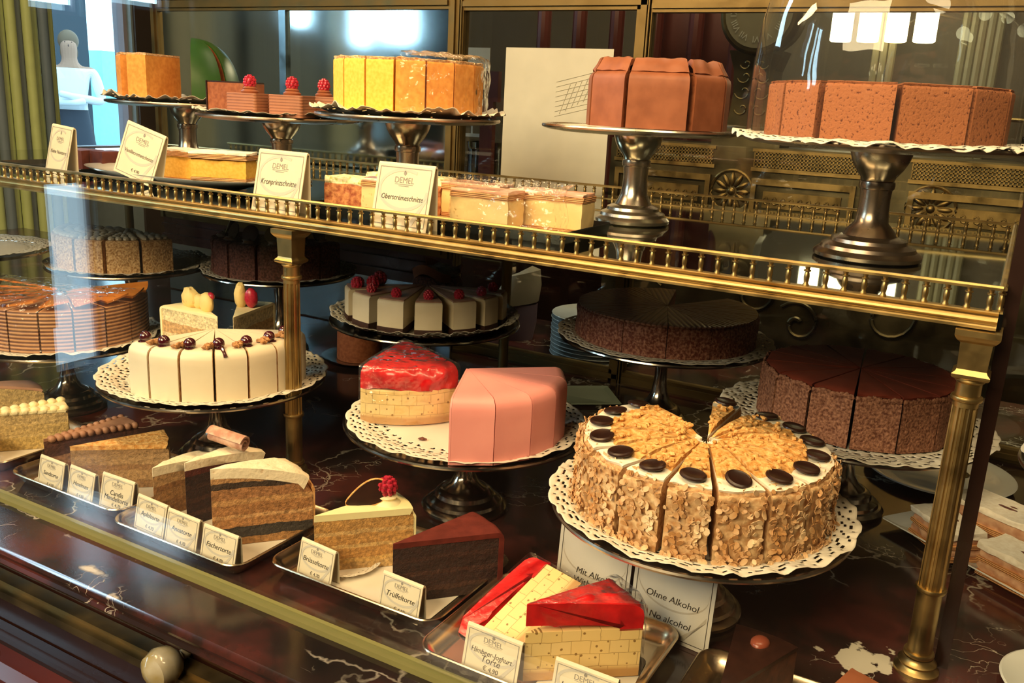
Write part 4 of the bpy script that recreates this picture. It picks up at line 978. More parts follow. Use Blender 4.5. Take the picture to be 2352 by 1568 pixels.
# ---- pale nut cake, two cut halves, piped top
ux, uy, uz = -1.625, 1.247, .1675
for i, (d, wd) in enumerate(((212, 26), (240, 26), (266, 24), (291, 24), (317, 25), (343, 25))):
    t = slice_root('pale nut coated slice with piped white top, %s from the left' % ORD[i], ux, uy, uz, R(d), 'pale nut slices', push=.002)
    a = R(wd-1)
    wedge_body('sponge', CRUMBC, t, .142, a, .068, .003, n=6)
    wedge_coat('nut_coat', NUTC, t, .146, a, .068, .004, .004, jit=.002, seed=i, top=False, n=10, nz=8)
    m = MB()
    for q in range(7):
        rr = .02+.0185*q
        for j in range(max(1, int(rr*a/.0125))):
            k_ = max(1, int(rr*a/.0125)); th = -a/2+a*(j+.5)/k_; m.sphere((rr*math.cos(th), rr*math.sin(th), .071), .0085, 8, 5, (1.25, .8, .6))
    m.build('piped_cream', food('grey_cream', (.50, .46, .36), (.58, .54, .44), 50, .2, .001, .5) if i == 0 else bpy.data.materials['grey_cream'], t)

# ---- dark cake with chocolate rounds
vx, vy, vz = -1.318, 1.372, .1745
for i, (d, wd) in enumerate(((200, 26), (227, 26), (254, 26), (281, 26), (308, 26), (335, 26), (2, 26))):
    t = slice_root('dark crumbed chocolate slice with a standing chocolate round, %s from the left' % ORD[i], vx, vy, vz, R(d), 'dark slices with chocolate rounds', push=.002)
    a = R(wd-1.2)
    wedge_body('sponge', BROWNC, t, .130, a, .068, .003, n=6)
    wedge_coat('crumb_coat', CHOCS, t, .134, a, .071, .004, .008, jit=.004, seed=i, n=10, nz=8)
    m = MB(); m.sphere((.108, 0, .072), .012, 10, 7, (1, 1, .6), .5); m.build('cream_dab', food('dusky_cream', (.30, .22, .18), (.45, .36, .30), 90, .6, .002) if i == 0 else bpy.data.materials['dusky_cream'], t)
    m = MB(); m.lathe([(0, -.001), (.018, -.001), (.018, .001), (0, .001)], 28, M=Matrix.Translation((.100, 0, .088)) @ Matrix.Rotation(R(90), 4, 'Z') @ Matrix.Rotation(R(68), 4, 'X')); m.build('chocolate_round', CHOC, t)

# ================================================================== stands on the upper shelf
stand('tall silver stand at the far left of the shelf under the orange and green pieces', -1.535, 1.335, ST, .500, .156, PA, SILVER2)
stand('tall silver stand under the raspberry topped ridged pieces', -1.180, 1.238, ST, .489, .146, PA, SILVER2)
stand('tall silver stand under the yellow sponge cake', -.838, 1.153, ST, .505, .141, PA, SILVER2)
stand('bare rimmed silver stand under the ruffled milk chocolate cake', -.490, 1.232, ST, .5065, .139, PA, SILVER)
stand('tall coppery silver stand under the speckled chocolate cake at the right', -.152, 1.155, ST, .5085, .160, PA, SILVER2, fs=1.16)
doily('paper doily with raised edge under the orange and green pieces', -1.535, 1.335, .5025, .160, 11, lift=.004, wav=.010, sparse=True)
doily('paper doily under the raspberry topped ridged pieces', -1.180, 1.238, .4915, .150, 12, lift=.002, wav=.006, sparse=True)
doily('paper doily with upturned left edge under the yellow sponge cake', -.838, 1.153, .5075, .148, 13, lift=.003, wav=.010, sparse=True)
doily('small paper round barely showing under the ruffled chocolate cake', -.497, 1.225, .5060, .112, 14, lift=-.002, wav=.0, sparse=True)
doily('white doily hanging over the edge under the speckled chocolate cake', -.158, 1.150, .5125, .166, 15, lift=-.008, wav=.008)

# yellow sponge cake
yx, yy, yz = -.838, 1.153, .5095
YD = [(196, 21), (217.5, 21), (239.5, 22), (262, 22), (284.5, 22), (307, 22), (329.5, 22), (352, 22), (14.5, 22), (37, 22), (60, 23), (84, 23), (110, 24), (140, 26), (170, 26)]
for i, (d, wd) in enumerate(YD):
    t = slice_root('tall yellow sponge slice with sugared crust, %s counted rightwards from the left end' % ORD[i], yx, yy, yz, R(d), 'yellow sponge slices', push=.0015)
    a = R(wd-.8)
    wedge_body('crumb', SPONGE_Y if i < 5 else SPONGE_O, t, .112, a, .076, .003, flat=True, n=6, jit=.0008, seed=i)  # shade on the right side is put into the crumb colour
    wedge_coat('sugar_crust', CRUST, t, .1135, a, .0795, .0045, .004, True, side=False, jit=.003, seed=i, n=10)
random.seed(12)
for t in [o for o in bpy.data.objects if o.name.startswith('cake_slice') and str(o.get('label', '')).startswith(('tall yellow sponge', 'tall orange sponge'))]: pass
t = thing('clear_wrap', 'shiny clear film over the right half of the yellow sponge cake', 'film', (yx, yy, yz+.0005))
m = MB(); sweep_wedge(m, outer_prof(.121, .088, .010), R(130), 30, False, .121, cap=False, jit=.006, seed=5); o = m.build('film_sheet', FILM, t); o.rotation_euler.z = R(5)
# orange pieces and green domed pieces
for i, (d, wd, fl) in enumerate(((212, 20, 1), (242, 24, 1), (275, 24, 1))):
    t = slice_root('tall orange sponge slice on the far left stand, %s' % ['leftmost with sugar on top', 'middle one', 'rightmost beside the green slices'][i], -1.535, 1.335, .504, R(d), 'orange sponge slices', push=.012)
    wedge_body('crumb', SPONGE_O, t, .118, R(wd), .086, .003, flat=True, n=6, jit=.001, seed=i)
    wedge_coat('sugar_crust', CRUST, t, .1195, R(wd), .0895, .0045, .005, True, side=False, jit=.003, seed=i, n=10)
for i, (d0, d1, ps) in enumerate(((-44, -6, .012), (2, 40, .004))):
    aa = R(d1-d0); t = slice_root('green marzipan domed cake slice, %s' % ['front one beside the orange sponge', 'hinder one beside the dark chocolate block'][i], -1.512, 1.330, .504, R((d0+d1)/2), 'green domed slices', name='domed_slice', push=ps)
    dp = [(.001, .126)]+[(.094*math.sin(R(u))**.9, .126*math.cos(R(u))**.8) for u in range(8, 90, 6)]+[(.094, 0)]
    m = MB(); q = dp+[(.001, 0)]; sweep_wedge(m, [(x*.97, z*.975) for x, z in q], aa, 10, False, .09, closed=True); m.build('brown_filling', BROWNC, t)
    m = MB(); sweep_wedge(m, dp+[(x*.965, z*.97) for x, z in dp[::-1]], aa*.99, 10, False, .09, closed=True); m.build('marzipan', GREENM, t)
# dark block and ridged pieces with raspberries
t = thing('chocolate_block', 'dark chocolate coated square block at the left of the raspberry pieces', 'cake piece', (-1.250, 1.180, .4935), R(8))
m = MB(); m.box(-.026, .055, -.022, .03, 0, .0515); m.build('sponge', BROWNC, t, smooth=False)
m = MB(); m.box(-.0285, -.0265, -.024, .032, 0, .054); m.box(-.0265, .055, -.022, .03, .052, .054); m.build('chocolate_coat', CHOC, t, smooth=False)
for i, (x, y, rz) in enumerate(((-1.162, 1.146, 5), (-1.088, 1.168, 14), (-1.082, 1.240, 20))):
    t = thing('ridged_cake', 'ridged milk chocolate cake piece topped with a raspberry, %s' % ['left one in front', 'right one in front', 'half hidden by the yellow sponge cake', 'back one'][i], 'cake piece', (x, y, .4935), R(rz))
    m = MB(); m.loft([rrect(.064-.0016*(k % 2), .052-.0016*(k % 2), .006, .0024*k) for k in range(16)]); m.build('ridged_body', RIDGE, t, ang=10)
    m = MB(); m.lathe([(0, .036), (.014, .036), (.015, .039), (.011, .0425), (.012, .044), (.007, .048), (0, .050)], 18); m.build('cream_rosette', CHOCM, t)
    raspberry(t, 0, 0, .0465, .0105)

# ruffled milk chocolate cake
fx, fy, fz = -.468, 1.235, .5105
FD = [(176, 30), (209, 34), (246, 38), (291, 48), (336, 34), (10, 30), (41, 30), (74, 34), (110, 36), (146, 30)]
for i, (d, wd) in enumerate(FD):
    t = slice_root('milk chocolate draped slice with ruffled collar, %s from the left' % ORD[i], fx, fy, fz, R(d), 'ruffled chocolate slices', push=.0012)
    a = R(wd-1)
    wedge_body('sponge', BROWNC, t, .096, a, .070, .008, True, n=8)
    wedge_coat('chocolate_drape', CHOCM, t, .099, a, .0735, .003, .011, True, n=8)
    m = MB(); n = 14; rs = []
    for j in range(n+1):
        th = -a/2+a*j/n; k = math.cos(a/2)/math.cos(th)
        wv = noise.noise(Vector((th*4+i*7, i, 2)))
        up = .090+.004*wv; ins = .084+.004*noise.noise(Vector((th*6+i*3, 5, i)))
        pts = [(.089, .0715+.003*wv), (.094+.002*wv, .0735+.003*wv), (.090+.003*wv, .080), (ins, up), (ins-.006, up+.0012), (ins-.012, up-.002), (ins-.020, .076), (ins-.019, .0745), (ins-.008, up-.006), (.086, .079)]
        rs.append([(p*k*math.cos(th), p*k*math.sin(th), z) for p, z in pts])
    m.loft(rs); m.build('ruffle', CHOCM, t, ang=60)

# speckled flat chocolate cake under a glass dome
sx_, sy_, sz_ = -.158, 1.165, .5145
for i, (d, wd) in enumerate(((190, 22), (213, 22), (236, 23), (266, 33), (300, 33), (331, 27), (357, 22), (20, 22), (44, 24), (70, 26), (98, 28), (127, 28), (158, 28))):
    t = slice_root('speckled milk chocolate sponge slice, %s rightwards from the left end' % ORD[i], sx_, sy_, sz_, R(d), 'speckled chocolate slices', push=.0025)
    a = R(wd-1)
    wedge_body('crumb', CHOCP, t, .132, a, .058, .003, True, n=8, jit=.0008, seed=i)
    wedge_coat('soft_top', CHOCP, t, .1325, a, .0605, .002, .004, True, side=False, n=8, jit=.001)
t = thing('glass_dome', 'tall clear dome over the speckled chocolate cake on the right stand', 'cake dome', (sx_-.002, sy_-.01, .5145))
m = MB(); m.lathe([(.1505, 0), (.1510, .03), (.150, .08), (.145, .13), (.132, .18), (.110, .215), (.07, .24), (.02, .25), (0, .25)], 72); m.build('glass_shell', thin_glass('dome_glass', (.98, .99, .98), 1.45, .02, .15, 14, .01, 1.2), t)
m = MB(); m.sphere((0, 0, .262), .013, 14, 10); m.build('knob', GLASS, t)

# ================================================================== pastry squares on the upper shelf
UZ = ST
m = MB(); m.loft([rrect(.40, .145, .006, z_, i_) for z_, i_ in ((0, .004), (.014, 0), (.015, .0005), (.014, .002), (.003, .006))])
o = m.build('black_tray', plain('black_lacquer', (.012, .012, .012), .15, .6), loc=(-.664, 1.025, UZ), ang=30); tag(o, 'long black tray of pastry squares behind the two big cards', 'tray')
m = MB(); m.loft([rrect(.372, .128, .004, 0), rrect(.372, .128, .004, .0005)]); o = m.build('parchment', plain('tan_parchment', (.66, .46, .24), .7), loc=(-.664, 1.025, UZ+.0035), smooth=False); tag(o, 'tan parchment lining the black tray', 'paper liner')
def square(label, x, y, z, rz, w, d, h, kind, group='pastry squares', rot=None):
    t = thing('pastry_square', label, 'pastry', (x, y, z), R(rz), group, rot=rot)
    rnd = random.Random(int((x+y)*9999))
    def slab(nme, mat, z0, z1, g=0, bulge=.0, jit=.0012, sd=0):
        m = MB(); rings = []; k = 5; N = len(rrect(w, d, .004, 0, n=3))
        base = []
        hw, hd = w/2+g, d/2+g; pts = []
        for (xa, ya, xb, yb) in ((-hw, -hd, hw, -hd), (hw, -hd, hw, hd), (hw, hd, -hw, hd), (-hw, hd, -hw, -hd)):
            for q in range(12): pts.append((xa+(xb-xa)*q/12, ya+(yb-ya)*q/12))
        for j in range(k+1):
            zz = z0+(z1-z0)*j/k; s_ = 1+bulge*math.sin(PI*j/k)/w - (.0006/w if j in (0, k) else 0)
            rings.append([(px*s_+jit*noise.noise(Vector((px*90, py*90, zz*140+sd))), py*s_+jit*noise.noise(Vector((px*90+9, py*90, zz*140+sd))), zz+(jit*.8*noise.noise(Vector((px*60, py*60, sd+3))) if j == k else 0)) for px, py in pts])
        m.loft(rings); return m.build(nme, mat, t, ang=60)
    if kind == 'cream':
        slab('pastry_base', PUFF, 0, .006); slab('cream_filling', food('flecked_cream', (.52, .32, .10), (.84, .62, .28), 160, .3, .001, .5, pos=(.24, .34)) if 'flecked_cream' not in bpy.data.materials else bpy.data.materials['flecked_cream'], .006, h-.011, 0, .001); slab('pastry_lid', PUFF, h-.011, h-.004, .001, jit=.002); slab('rosy_glaze', GLAZEP, h-.004, h, .0006, jit=.0022, sd=4)
    elif kind == 'vanilla':
        slab('pastry_base', PUFF, 0, .005); slab('vanilla_filling', SPONGE_Y, .005, h-.011, -.001, .0015); slab('pastry_lid', PUFF, h-.011, h-.0035, .002, jit=.003); slab('sugar_top', SUGAR, h-.0035, h, .0015, jit=.003, sd=5)
    elif kind == 'green':
        slab('pastry_base', food('red_brown_pastry', (.30, .07, .03), (.66, .30, .12), 140, .9, .002) if 'red_brown_pastry' not in bpy.data.materials else bpy.data.materials['red_brown_pastry'], 0, h-.010, jit=.0025)
        slab('pistachio_top', food('pistachio_cream', (.40, .48, .10), (.88, .82, .55), 150, .9, .002, pos=(.34, .5)) if 'pistachio_cream' not in bpy.data.materials else bpy.data.materials['pistachio_cream'], h-.010, h, -.001, .001, .003)
    elif kind == 'choc':
        slab('cake_body', food('red_chocolate', (.10, .018, .012), (.16, .035, .022), 60, .3) if 'red_chocolate' not in bpy.data.materials else bpy.data.materials['red_chocolate'], 0, h)
    elif kind == 'dusted':
        slab('lower_pastry', PUFF, 0, .007, jit=.002); slab('pink_cream', food('rosy_cream', (.45, .22, .12), (.66, .40, .24), 90, .6, .002) if 'rosy_cream' not in bpy.data.materials else bpy.data.materials['rosy_cream'], .007, h*.45, -.002, .002, .003)
        slab('middle_pastry', PUFF, h*.45, h*.58, .001, jit=.002); slab('upper_cream', bpy.data.materials['rosy_cream'], h*.58, h-.008, -.002, .002, .003, 2); slab('sugared_lid', SUGAR, h-.008, h, .002, jit=.003, sd=5)
        m = MB(); m.sphere((0, 0, h+.0004), .006, 10, 6, (2.2, .6, .12), .4); m.sphere((.003, .008, h+.0004), .004, 10, 6, (1.4, .6, .15), .4); m.build('cocoa_mark', CHOCS, t)
    return t
def wrap(label, x, y, z, rz, w, d, h, seed=0):
    m = MB(); rings = []
    for j, (g, zz) in enumerate(((.003, 0), (.004, h*.4), (.002, h*.85), (.004, h+.006), (.012, h+.013))):
        rings.append([(px*(1+g/w*2)+.004*noise.noise(Vector((px*50+seed, py*50, zz*60))), py*(1+g/d*2)+.004*noise.noise(Vector((px*50+7, py*50+seed, zz*60))), zz+(.004*noise.noise(Vector((px*99, py*99, seed))) if j > 3 else 0)) for px, py, _ in rrect(w, d, .008, 0, n=5)])
    m.loft(rings, cap0=False, cap1=False); o = m.build('clear_film', FILM, loc=(x, y, z), rz=R(rz), ang=80); return tag(o, label, 'film')
TZ = UZ+.0045
square('rosy glazed cream pastry square nearest the rail in the black tray', -.590, .985, TZ, 2, .082, .044, .050, 'cream')
square('wide rosy glazed cream pastry square behind the front one, at the tray right', -.525, 1.040, TZ, 4, .100, .044, .050, 'cream')
square('rosy glazed cream pastry square at the back of the black tray', -.655, 1.066, TZ, 3, .090, .040, .048, 'cream')
square('rosy glazed cream pastry square directly left of the right hand big card', -.742, .992, TZ, 8, .075, .046, .050, 'cream')
square('reddish pastry square with pistachio topping right behind the left big card', -.820, 1.000, TZ, 5, .065, .046, .046, 'green')
square('pistachio topped pastry square peeping out above the front squares', -.800, 1.062, TZ, 2, .060, .044, .050, 'green')
square('pistachio topped pastry square beside the foot of the middle stand', -.728, 1.064, TZ, 0, .055, .044, .050, 'green')
wrap('crumpled clear film round the front cream squares at the tray right', -.560, .985, TZ, 2, .140, .048, .050, 3)
m = MB(); n = 40
for (s_, z_) in ((1, 0),): pass
m.loft([[(.215*a_*math.cos(2*PI*i/n), .083*a_*math.sin(2*PI*i/n), z_) for i in range(n)] for a_, z_ in ((.62, 0), (.7, .003), (.9, .012), (1, .018), (1.01, .0195), (.99, .0195), (.88, .013), (.68, .005))])
o = m.build('oval_dish', PORC, loc=(-1.255, 1.065, UZ), ang=40); tag(o, 'long white oval dish behind the tilted card on the upper shelf', 'dish')
square('sugared vanilla cream pastry square on the right end of the oval dish', -1.105, 1.030, UZ+.0205, 24, .090, .046, .044, 'vanilla')
square('sugared vanilla cream pastry square in the middle of the oval dish', -1.245, 1.075, UZ+.007, 8, .085, .046, .052, 'vanilla')
m = MB(); m.loft([rrect(.22, .13, .006, z_, i_) for z_, i_ in ((0, .003), (.010, 0), (.011, .001), (.003, .005))])
o = m.build('black_tray', bpy.data.materials['black_lacquer'], loc=(-1.560, 1.075, UZ), ang=30); tag(o, 'small black tray at the far left of the upper shelf', 'tray')
square('dark red chocolate square on the small black tray, left of two', -1.535, 1.085, UZ+.003, 5, .060, .05, .036, 'choc')
square('dark red chocolate square on the small black tray, right of two', -1.478, 1.100, UZ+.003, -4, .038, .05, .036, 'choc')
for i, (x, y) in enumerate(((-1.40, 1.232), (-1.330, 1.245))):
    t = thing('glazed_bun', 'low bun with shiny red glaze behind the oval dish, %s of two' % ['left', 'right'][i], 'pastry', (x, y, UZ))
    m = MB(); m.lathe([(0, 0), (.040, 0), (.047, .006), (.047, .014), (.036, .026), (0, .032)], 30); m.build('bun', PUFF if i else CRUST, t)
    m = MB(); m.lathe([(0, .0325), (.020, .0315), (.034, .0275), (.033, .026), (0, .03)], 30); m.build('red_glaze', food('pink_red_glaze', (.60, .10, .07), (.78, .24, .18), 30, .2, .001, .2, coat=.6) if i == 0 else bpy.data.materials['pink_red_glaze'], t)
m = MB(); m.loft([[(-.03, 0, 0), (.03, 0, 0), (.045, .02, .032), (-.015, .02, .028)], [(-.03, .001, 0), (.03, .001, 0), (.045, .021, .032), (-.015, .021, .028)]])
o = m.build('paper_note', plain('pale_blue_paper', (.62, .72, .82), .6), loc=(-1.440, 1.325, UZ+.02), smooth=False); tag(o, 'small pale bluish paper note behind the oval dish', 'paper')
o.location.z = UZ

# big cards on the shelf
card('large cream card reading Kronprinzschnitte behind the rail', -.889, .916, UZ, ['Kronprinzschnitte'], w=.092, h=.085, lean=12, rz=R(-3), ts=.72, cat='name card')
card('large cream card reading Oberscrèmeschnitte, rightmost of the big cards', -.680, .916, UZ, ['Oberscrèmeschnitte'], w=.092, h=.083, lean=12, rz=R(-4), ts=.68, cat='name card')
card('large cream card tilted to the right in front of the oval dish', -1.262, .980, UZ+.012, ['Vanillecremeschnitte'], w=.088, h=.086, lean=12, rz=R(2), ts=.62, price='€ 4,90', cat='name card', tilt=R(14))
card('narrow cream card at the far left of the upper shelf', -1.470, .985, UZ, ['Kleine Nusstorte'], w=.072, h=.088, lean=12, rz=R(-8), ts=.6, cat='name card', tilt=R(3))
# tall paper sheet
t = thing('menu_sheet', 'tall blank greyish paper sheet with a faint sketch behind the back rail', 'paper sheet', (-.800, 1.572, UZ))
m = MB(); m.box(-.113, .113, 0, .0012, 0, .264); m.build('paper', plain('menu_paper', (.52, .50, .40), .45, .4), t, smooth=False)
m = MB()
for j in range(8): m.tube([(.01+.012*j, -.0008, .165+.006*j-.02), (.03+.012*j, -.0008, .20+.004*j)], .0004, 4); m.tube([(.0, -.0008, .140+.009*j), (.10, -.0008, .165+.009*j)], .0004, 4)
m.build('sketch_lines', plain('faint_pencil', (.47, .45, .36), .6), t)
# things seen through the narrow bay
t = thing('steel_canister', 'shiny steel canister with lid on the cabinet behind the paper sheet', 'canister', (-1.527, 2.52, .30))
m = MB(); m.lathe([(0, 0), (.055, 0), (.055, .085), (.057, .088), (.057, .094), (0, .094)], 36); m.build('body', metal('steel', (.5, .55, .55), .12), t)
m = MB(); m.lathe([(.058, .0945), (.059, .11), (.04, .118), (0, .12)], 36); m.build('lid', bpy.data.materials['steel'], t)
m = MB(); m.box(-1.515, -1.44, 2.44, 2.46, .535, .625); m.box(-1.50, -1.455, 2.44, 2.46, .30, .535); put(m, 'dark_box', WOODR, 'dark brown box behind the left edge of the paper sheet', 'box')
m = MB(); m.box(-1.575, -1.495, 2.475, 2.477, .62, .695); m.box(-1.555, -1.549, 2.477, 2.48, .43, .695); m.box(-1.57, -1.50, 2.470, 2.484, .425, .435); put(m, 'note_card', CARDG, 'small pale card upright to the left of the paper sheet', 'card')

# ================================================================== trays along the front glass
tray('steel tray at the far left holding the scalloped yellow slice', -1.283, .742, .235, .172)
tray('steel tray holding the wavy chocolate slice and crumb slice', -1.026, .742, .228, .172)
tray('steel tray holding the domed meringue slices', -.800, .728, .218, .176)
tray('steel tray holding the raspberry topped slice and dark truffle slice', -.563, .758, .232, .172)
tray('steel tray holding the two raspberry yoghurt slices', -.335, .722, .215, .180)
tray('steel tray at the bottom right with the dark slice, cut by the picture edge', -.100, .712, .205, .172)
sheet('cream paper lining the tray of the scalloped yellow slice', -1.283, .742, .0026, .19, .128)
sheet('beige paper lining the tray of the crumb slice', -1.026, .742, .0026, .185, .128, mat=CARDG)
sheet('cream paper lining the tray of the domed meringue slices', -.800, .728, .0026, .176, .132)
sheet('cream paper lining the tray of the dark truffle slice', -.552, .758, .0026, .165, .124)
doily('small round doily peeping out at the left of the raspberry topped slice', -.618, .742, .0046, .042, 21, lift=.0, wav=.0005, n=96)
sheet('white paper at the right of the yoghurt slices tray', -.285, .705, .0026, .085, .11, rz=.1)
sheet('white paper in the bottom right tray', -.075, .740, .0026, .12, .08, rz=0)

def tslice(label, x, y, phi, r, ang, h, layers, top=None, tt=.004, er=.004, dome=0, side=None, z=.0035, name='cake_slice', jit=.001, z_top=None, both=False, topjit=.0015, push=0):
    t = thing(name, label, 'cake slice', (x, y, z), R(phi))
    wedge_body('layers', layers, t, r-.002, R(ang), h, er, n=6, jit=jit, dome=dome, seed=int(phi))
    if top: wedge_coat('topping', top, t, r, R(ang+1), h+tt, tt, er+.002, side=both, jit=topjit, dome=dome, n=10, nr=10)
    if side: wedge_coat('side_coat', side, t, r, R(ang), h, .003, .003, top=False, jit=.002, n=8)
    return t
# far left
t = tslice('yellow sponge slice with scalloped piped top beside the left edge', -1.262, .688, 62, .125, 26, .055, layered('yellow_layers', .055, [(0, (.66, .46, .16)), (.35, (.72, .52, .22)), (.42, (.66, .46, .18)), (.7, (.70, .50, .22))]), CREAM)
m = MB()
for j in range(9):
    for q in range(2): m.sphere((.016+.0125*j, (-1+2*q)*.0022*j*1.15, .0585), .0085, 9, 6, (.85, 1, .7))
m.build('piped_scallops', CREAM, t)
t = tslice('slice with smooth rosy beige domed top at the far left edge', -1.352, .715, 72, .12, 26, .055, bpy.data.materials['yellow_layers'], food('rosy_beige', (.56, .30, .20), (.64, .36, .25), 30, .1), dome=.016)
# second tray
t = tslice('chocolate cream slice with wavy brown edge in the second tray', -1.108, .692, 78, .128, 22, .052, layered('wavy_layers', .052, [(0, (.26, .10, .04)), (.30, (.40, .20, .09)), (.55, (.10, .035, .022)), (.85, (.14, .05, .03))]), food('brown_cream', (.30, .14, .08), (.42, .22, .13), 50, .3))
m = MB()
for j in range(12): m.sphere((.012+.0098*j, -.0019*j-.001, .0535), .0062, 8, 5, (.9, 1, .8)); m.sphere((.012+.0098*j, .0019*j+.001, .0535), .0062, 8, 5, (.9, 1, .8))
m.build('piped_edge', bpy.data.materials['brown_cream'], t)
t = tslice('tan layered slice with golden crumble top in the second tray', -1.045, .688, 54, .128, 27, .056, layered('tan_layers', .056, [(0, (.34, .19, .08)), (.2, (.44, .27, .12)), (.45, (.36, .20, .09)), (.6, (.46, .29, .14)), (.85, (.40, .24, .11))], dark=.7), CRUMBO, tt=.006, topjit=.004)
# third tray
MER = food('speckled_meringue', (.70, .50, .30), (.92, .80, .58), 150, .6, .002, .7, .3, pos=(.26, .36))
t = tslice('meringue domed apple slice at the left of the third tray', -.885, .690, 92, .115, 26, .040, layered('apple_layers', .07, [(0, (.36, .17, .06)), (.3, (.50, .26, .10)), (.5, (.40, .19, .07)), (.62, (.58, .34, .15))]), MER, tt=.012, dome=.018, er=.010, topjit=.006)
t = tslice('dark chocolate slice with meringue top and curled roll, middle of the third tray', -.838, .700, 87, .118, 22, .060, TRUFF, MER, tt=.011, dome=.014, er=.008, both=False, topjit=.006)
m = MB(); pts = []
for j in range(26):
    u = j*.36; rr = .0045+.00034*j; pts.append((rr*math.cos(u), rr*math.sin(u)))
RM = Matrix.Translation((.072, .004, .0945)) @ Matrix.Rotation(R(14), 4, 'Z') @ Matrix.Rotation(R(98), 4, 'X')
n_ = len(pts); rings = []
for z_ in (-.026, .026):
    rings.append([(x, y, z_) for x, y in pts]+[(x*.78, y*.78, z_) for x, y in pts[::-1]])
m.loft(rings, M=RM); m.build('chocolate_roll', food('dusted_roll', (.46, .22, .15), (.72, .48, .36), 90, .5, .001, .6), t)
t = tslice('big meringue domed poppy slice at the right of the third tray', -.771, .680, 65, .122, 30, .066, layered('poppy_layers', .085, [(0, (.48, .24, .08)), (.12, (.05, .04, .03)), (.27, (.55, .26, .09)), (.40, (.68, .38, .16)), (.46, (.50, .23, .08)), (.62, (.64, .34, .13)), (.70, (.46, .21, .08)), (.86, (.06, .035, .02)), (.95, (.6, .32, .13))], nz=.004, dark=.6), MER, tt=.013, dome=.022, er=.012, topjit=.006, side=food('golden_crust', (.52, .24, .07), (.72, .42, .18), 90, .6))
# fourth tray
t = tslice('pale layered cream slice with chocolate leaf and raspberry in the fourth tray', -.632, .702, 60, .118, 27, .064, layered('apricot_layers', .064, [(0, (.68, .42, .16)), (.16, (.74, .44, .14)), (.24, (.60, .30, .08)), (.42, (.74, .46, .17)), (.50, (.62, .32, .09)), (.70, (.74, .46, .18)), (.78, (.64, .34, .10))], nz=.004), food('speckled_yellow_cream', (.66, .52, .20), (.88, .78, .42), 170, .3, .001, .45, pos=(.2, .27)), tt=.008, er=.006, side=bpy.data.materials['speckled_yellow_cream'])
m = MB(); m.lathe([(0, .068), (.014, .068), (.016, .072), (.010, .077), (.012, .080), (.005, .085), (0, .086)], 18); o = m.build('cream_rosette', CREAM, t); o.location.x = .090
raspberry(t, .090, 0, .083, .0115)
m = MB(); prof = [(.026*math.cos(u), .013*math.sin(u)+.003*math.sin(2*u)) for u in [2*PI*j/28 for j in range(28)]]
LM = Matrix.Translation((.066, .004, .084)) @ Matrix.Rotation(R(-24), 4, 'Z') @ Matrix.Rotation(R(78), 4, 'X') @ Matrix.Rotation(R(24), 4, 'Z')
m.loft([[(x, y, z_) for x, y in prof] for z_ in (-.0012, .0012)], M=LM); leaf_ = m.build('chocolate_leaf', CHOC, t)
m = MB(); m.tube([LM @ Vector((x, y, 0)) for x, y in prof], .0013, 6, True); m.build('biscuit_edge', CRUMBO, leaf_)
t = tslice('dark truffle slice dusted with red cocoa in the fourth tray', -.520, .700, 62, .126, 28, .066, TRUFF, food('maroon_cocoa', (.10, .015, .010), (.15, .024, .016), 60, .8, .002, .8, .2), tt=.006, er=.006, both=True, topjit=.002)
# fifth tray: wrapped raspberry yoghurt slices
def yog(label, M, ang=26, r=.118):
    t = thing('cake_slice', label, 'cake slice'); t.matrix_world = M; t.rotation_mode = 'XYZ'
    a = R(ang)
    o = wedge_body('cream_layer', CREAMF, t, r, a, .052, .002, n=8, uv=True); outer_uv(o, r)
    wedge_coat('berry_jelly', REDJ, t, r+.0005, a, .076, .023, .010, jit=.008, seed=6, h_lo=.050, n=22, nr=20, dome=.006)
    wedge_coat('wrapping_film', FILM, t, r+.003, a*1.06, .079, .0002, .004, jit=.003, seed=9, n=12, dome=.004)
    return t
X_ = Vector((.30, .954, 0)).normalized(); Z_ = Vector((-.954, .30, 0)).normalized(); Y_ = Z_.cross(X_)
M1 = Matrix((X_, Y_, Z_)).transposed().to_4x4(); M1.translation = Vector((-.362, .672, .0045))
yog('raspberry yoghurt slice lying on its side, left one in the tray', M1 @ Matrix.Rotation(R(-13), 4, 'Z'))
M2 = Matrix.Translation((-.336, .660, .0045)) @ Matrix.Rotation(R(52), 4, 'Z') @ Matrix.Rotation(R(0), 4, 'X')
yog('raspberry yoghurt slice standing upright, right one in the tray', M2, 28, .115)
# bottom right tray
t = tslice('dark brown slice with red brown button in the bottom right tray', -.150, .655, 84, .122, 28, .060, food('dark_brown_layers', (.05, .015, .008), (.12, .035, .015), 90, .5), CHOC, tt=.004)
m = MB(); m.sphere((.098, 0, .064), .011, 14, 8, (1, .8, .5)); m.build('chocolate_button', food('red_brown_button', (.22, .05, .025), (.28, .07, .035), 20, .1, .001, .25), t)
t = tslice('light brown nut slice at the right in the bottom right tray', -.090, .675, 62, .11, 24, .050, food('nut_brown_layers', (.24, .09, .03), (.50, .24, .10), 120, .6), CHOCM, tt=.004)

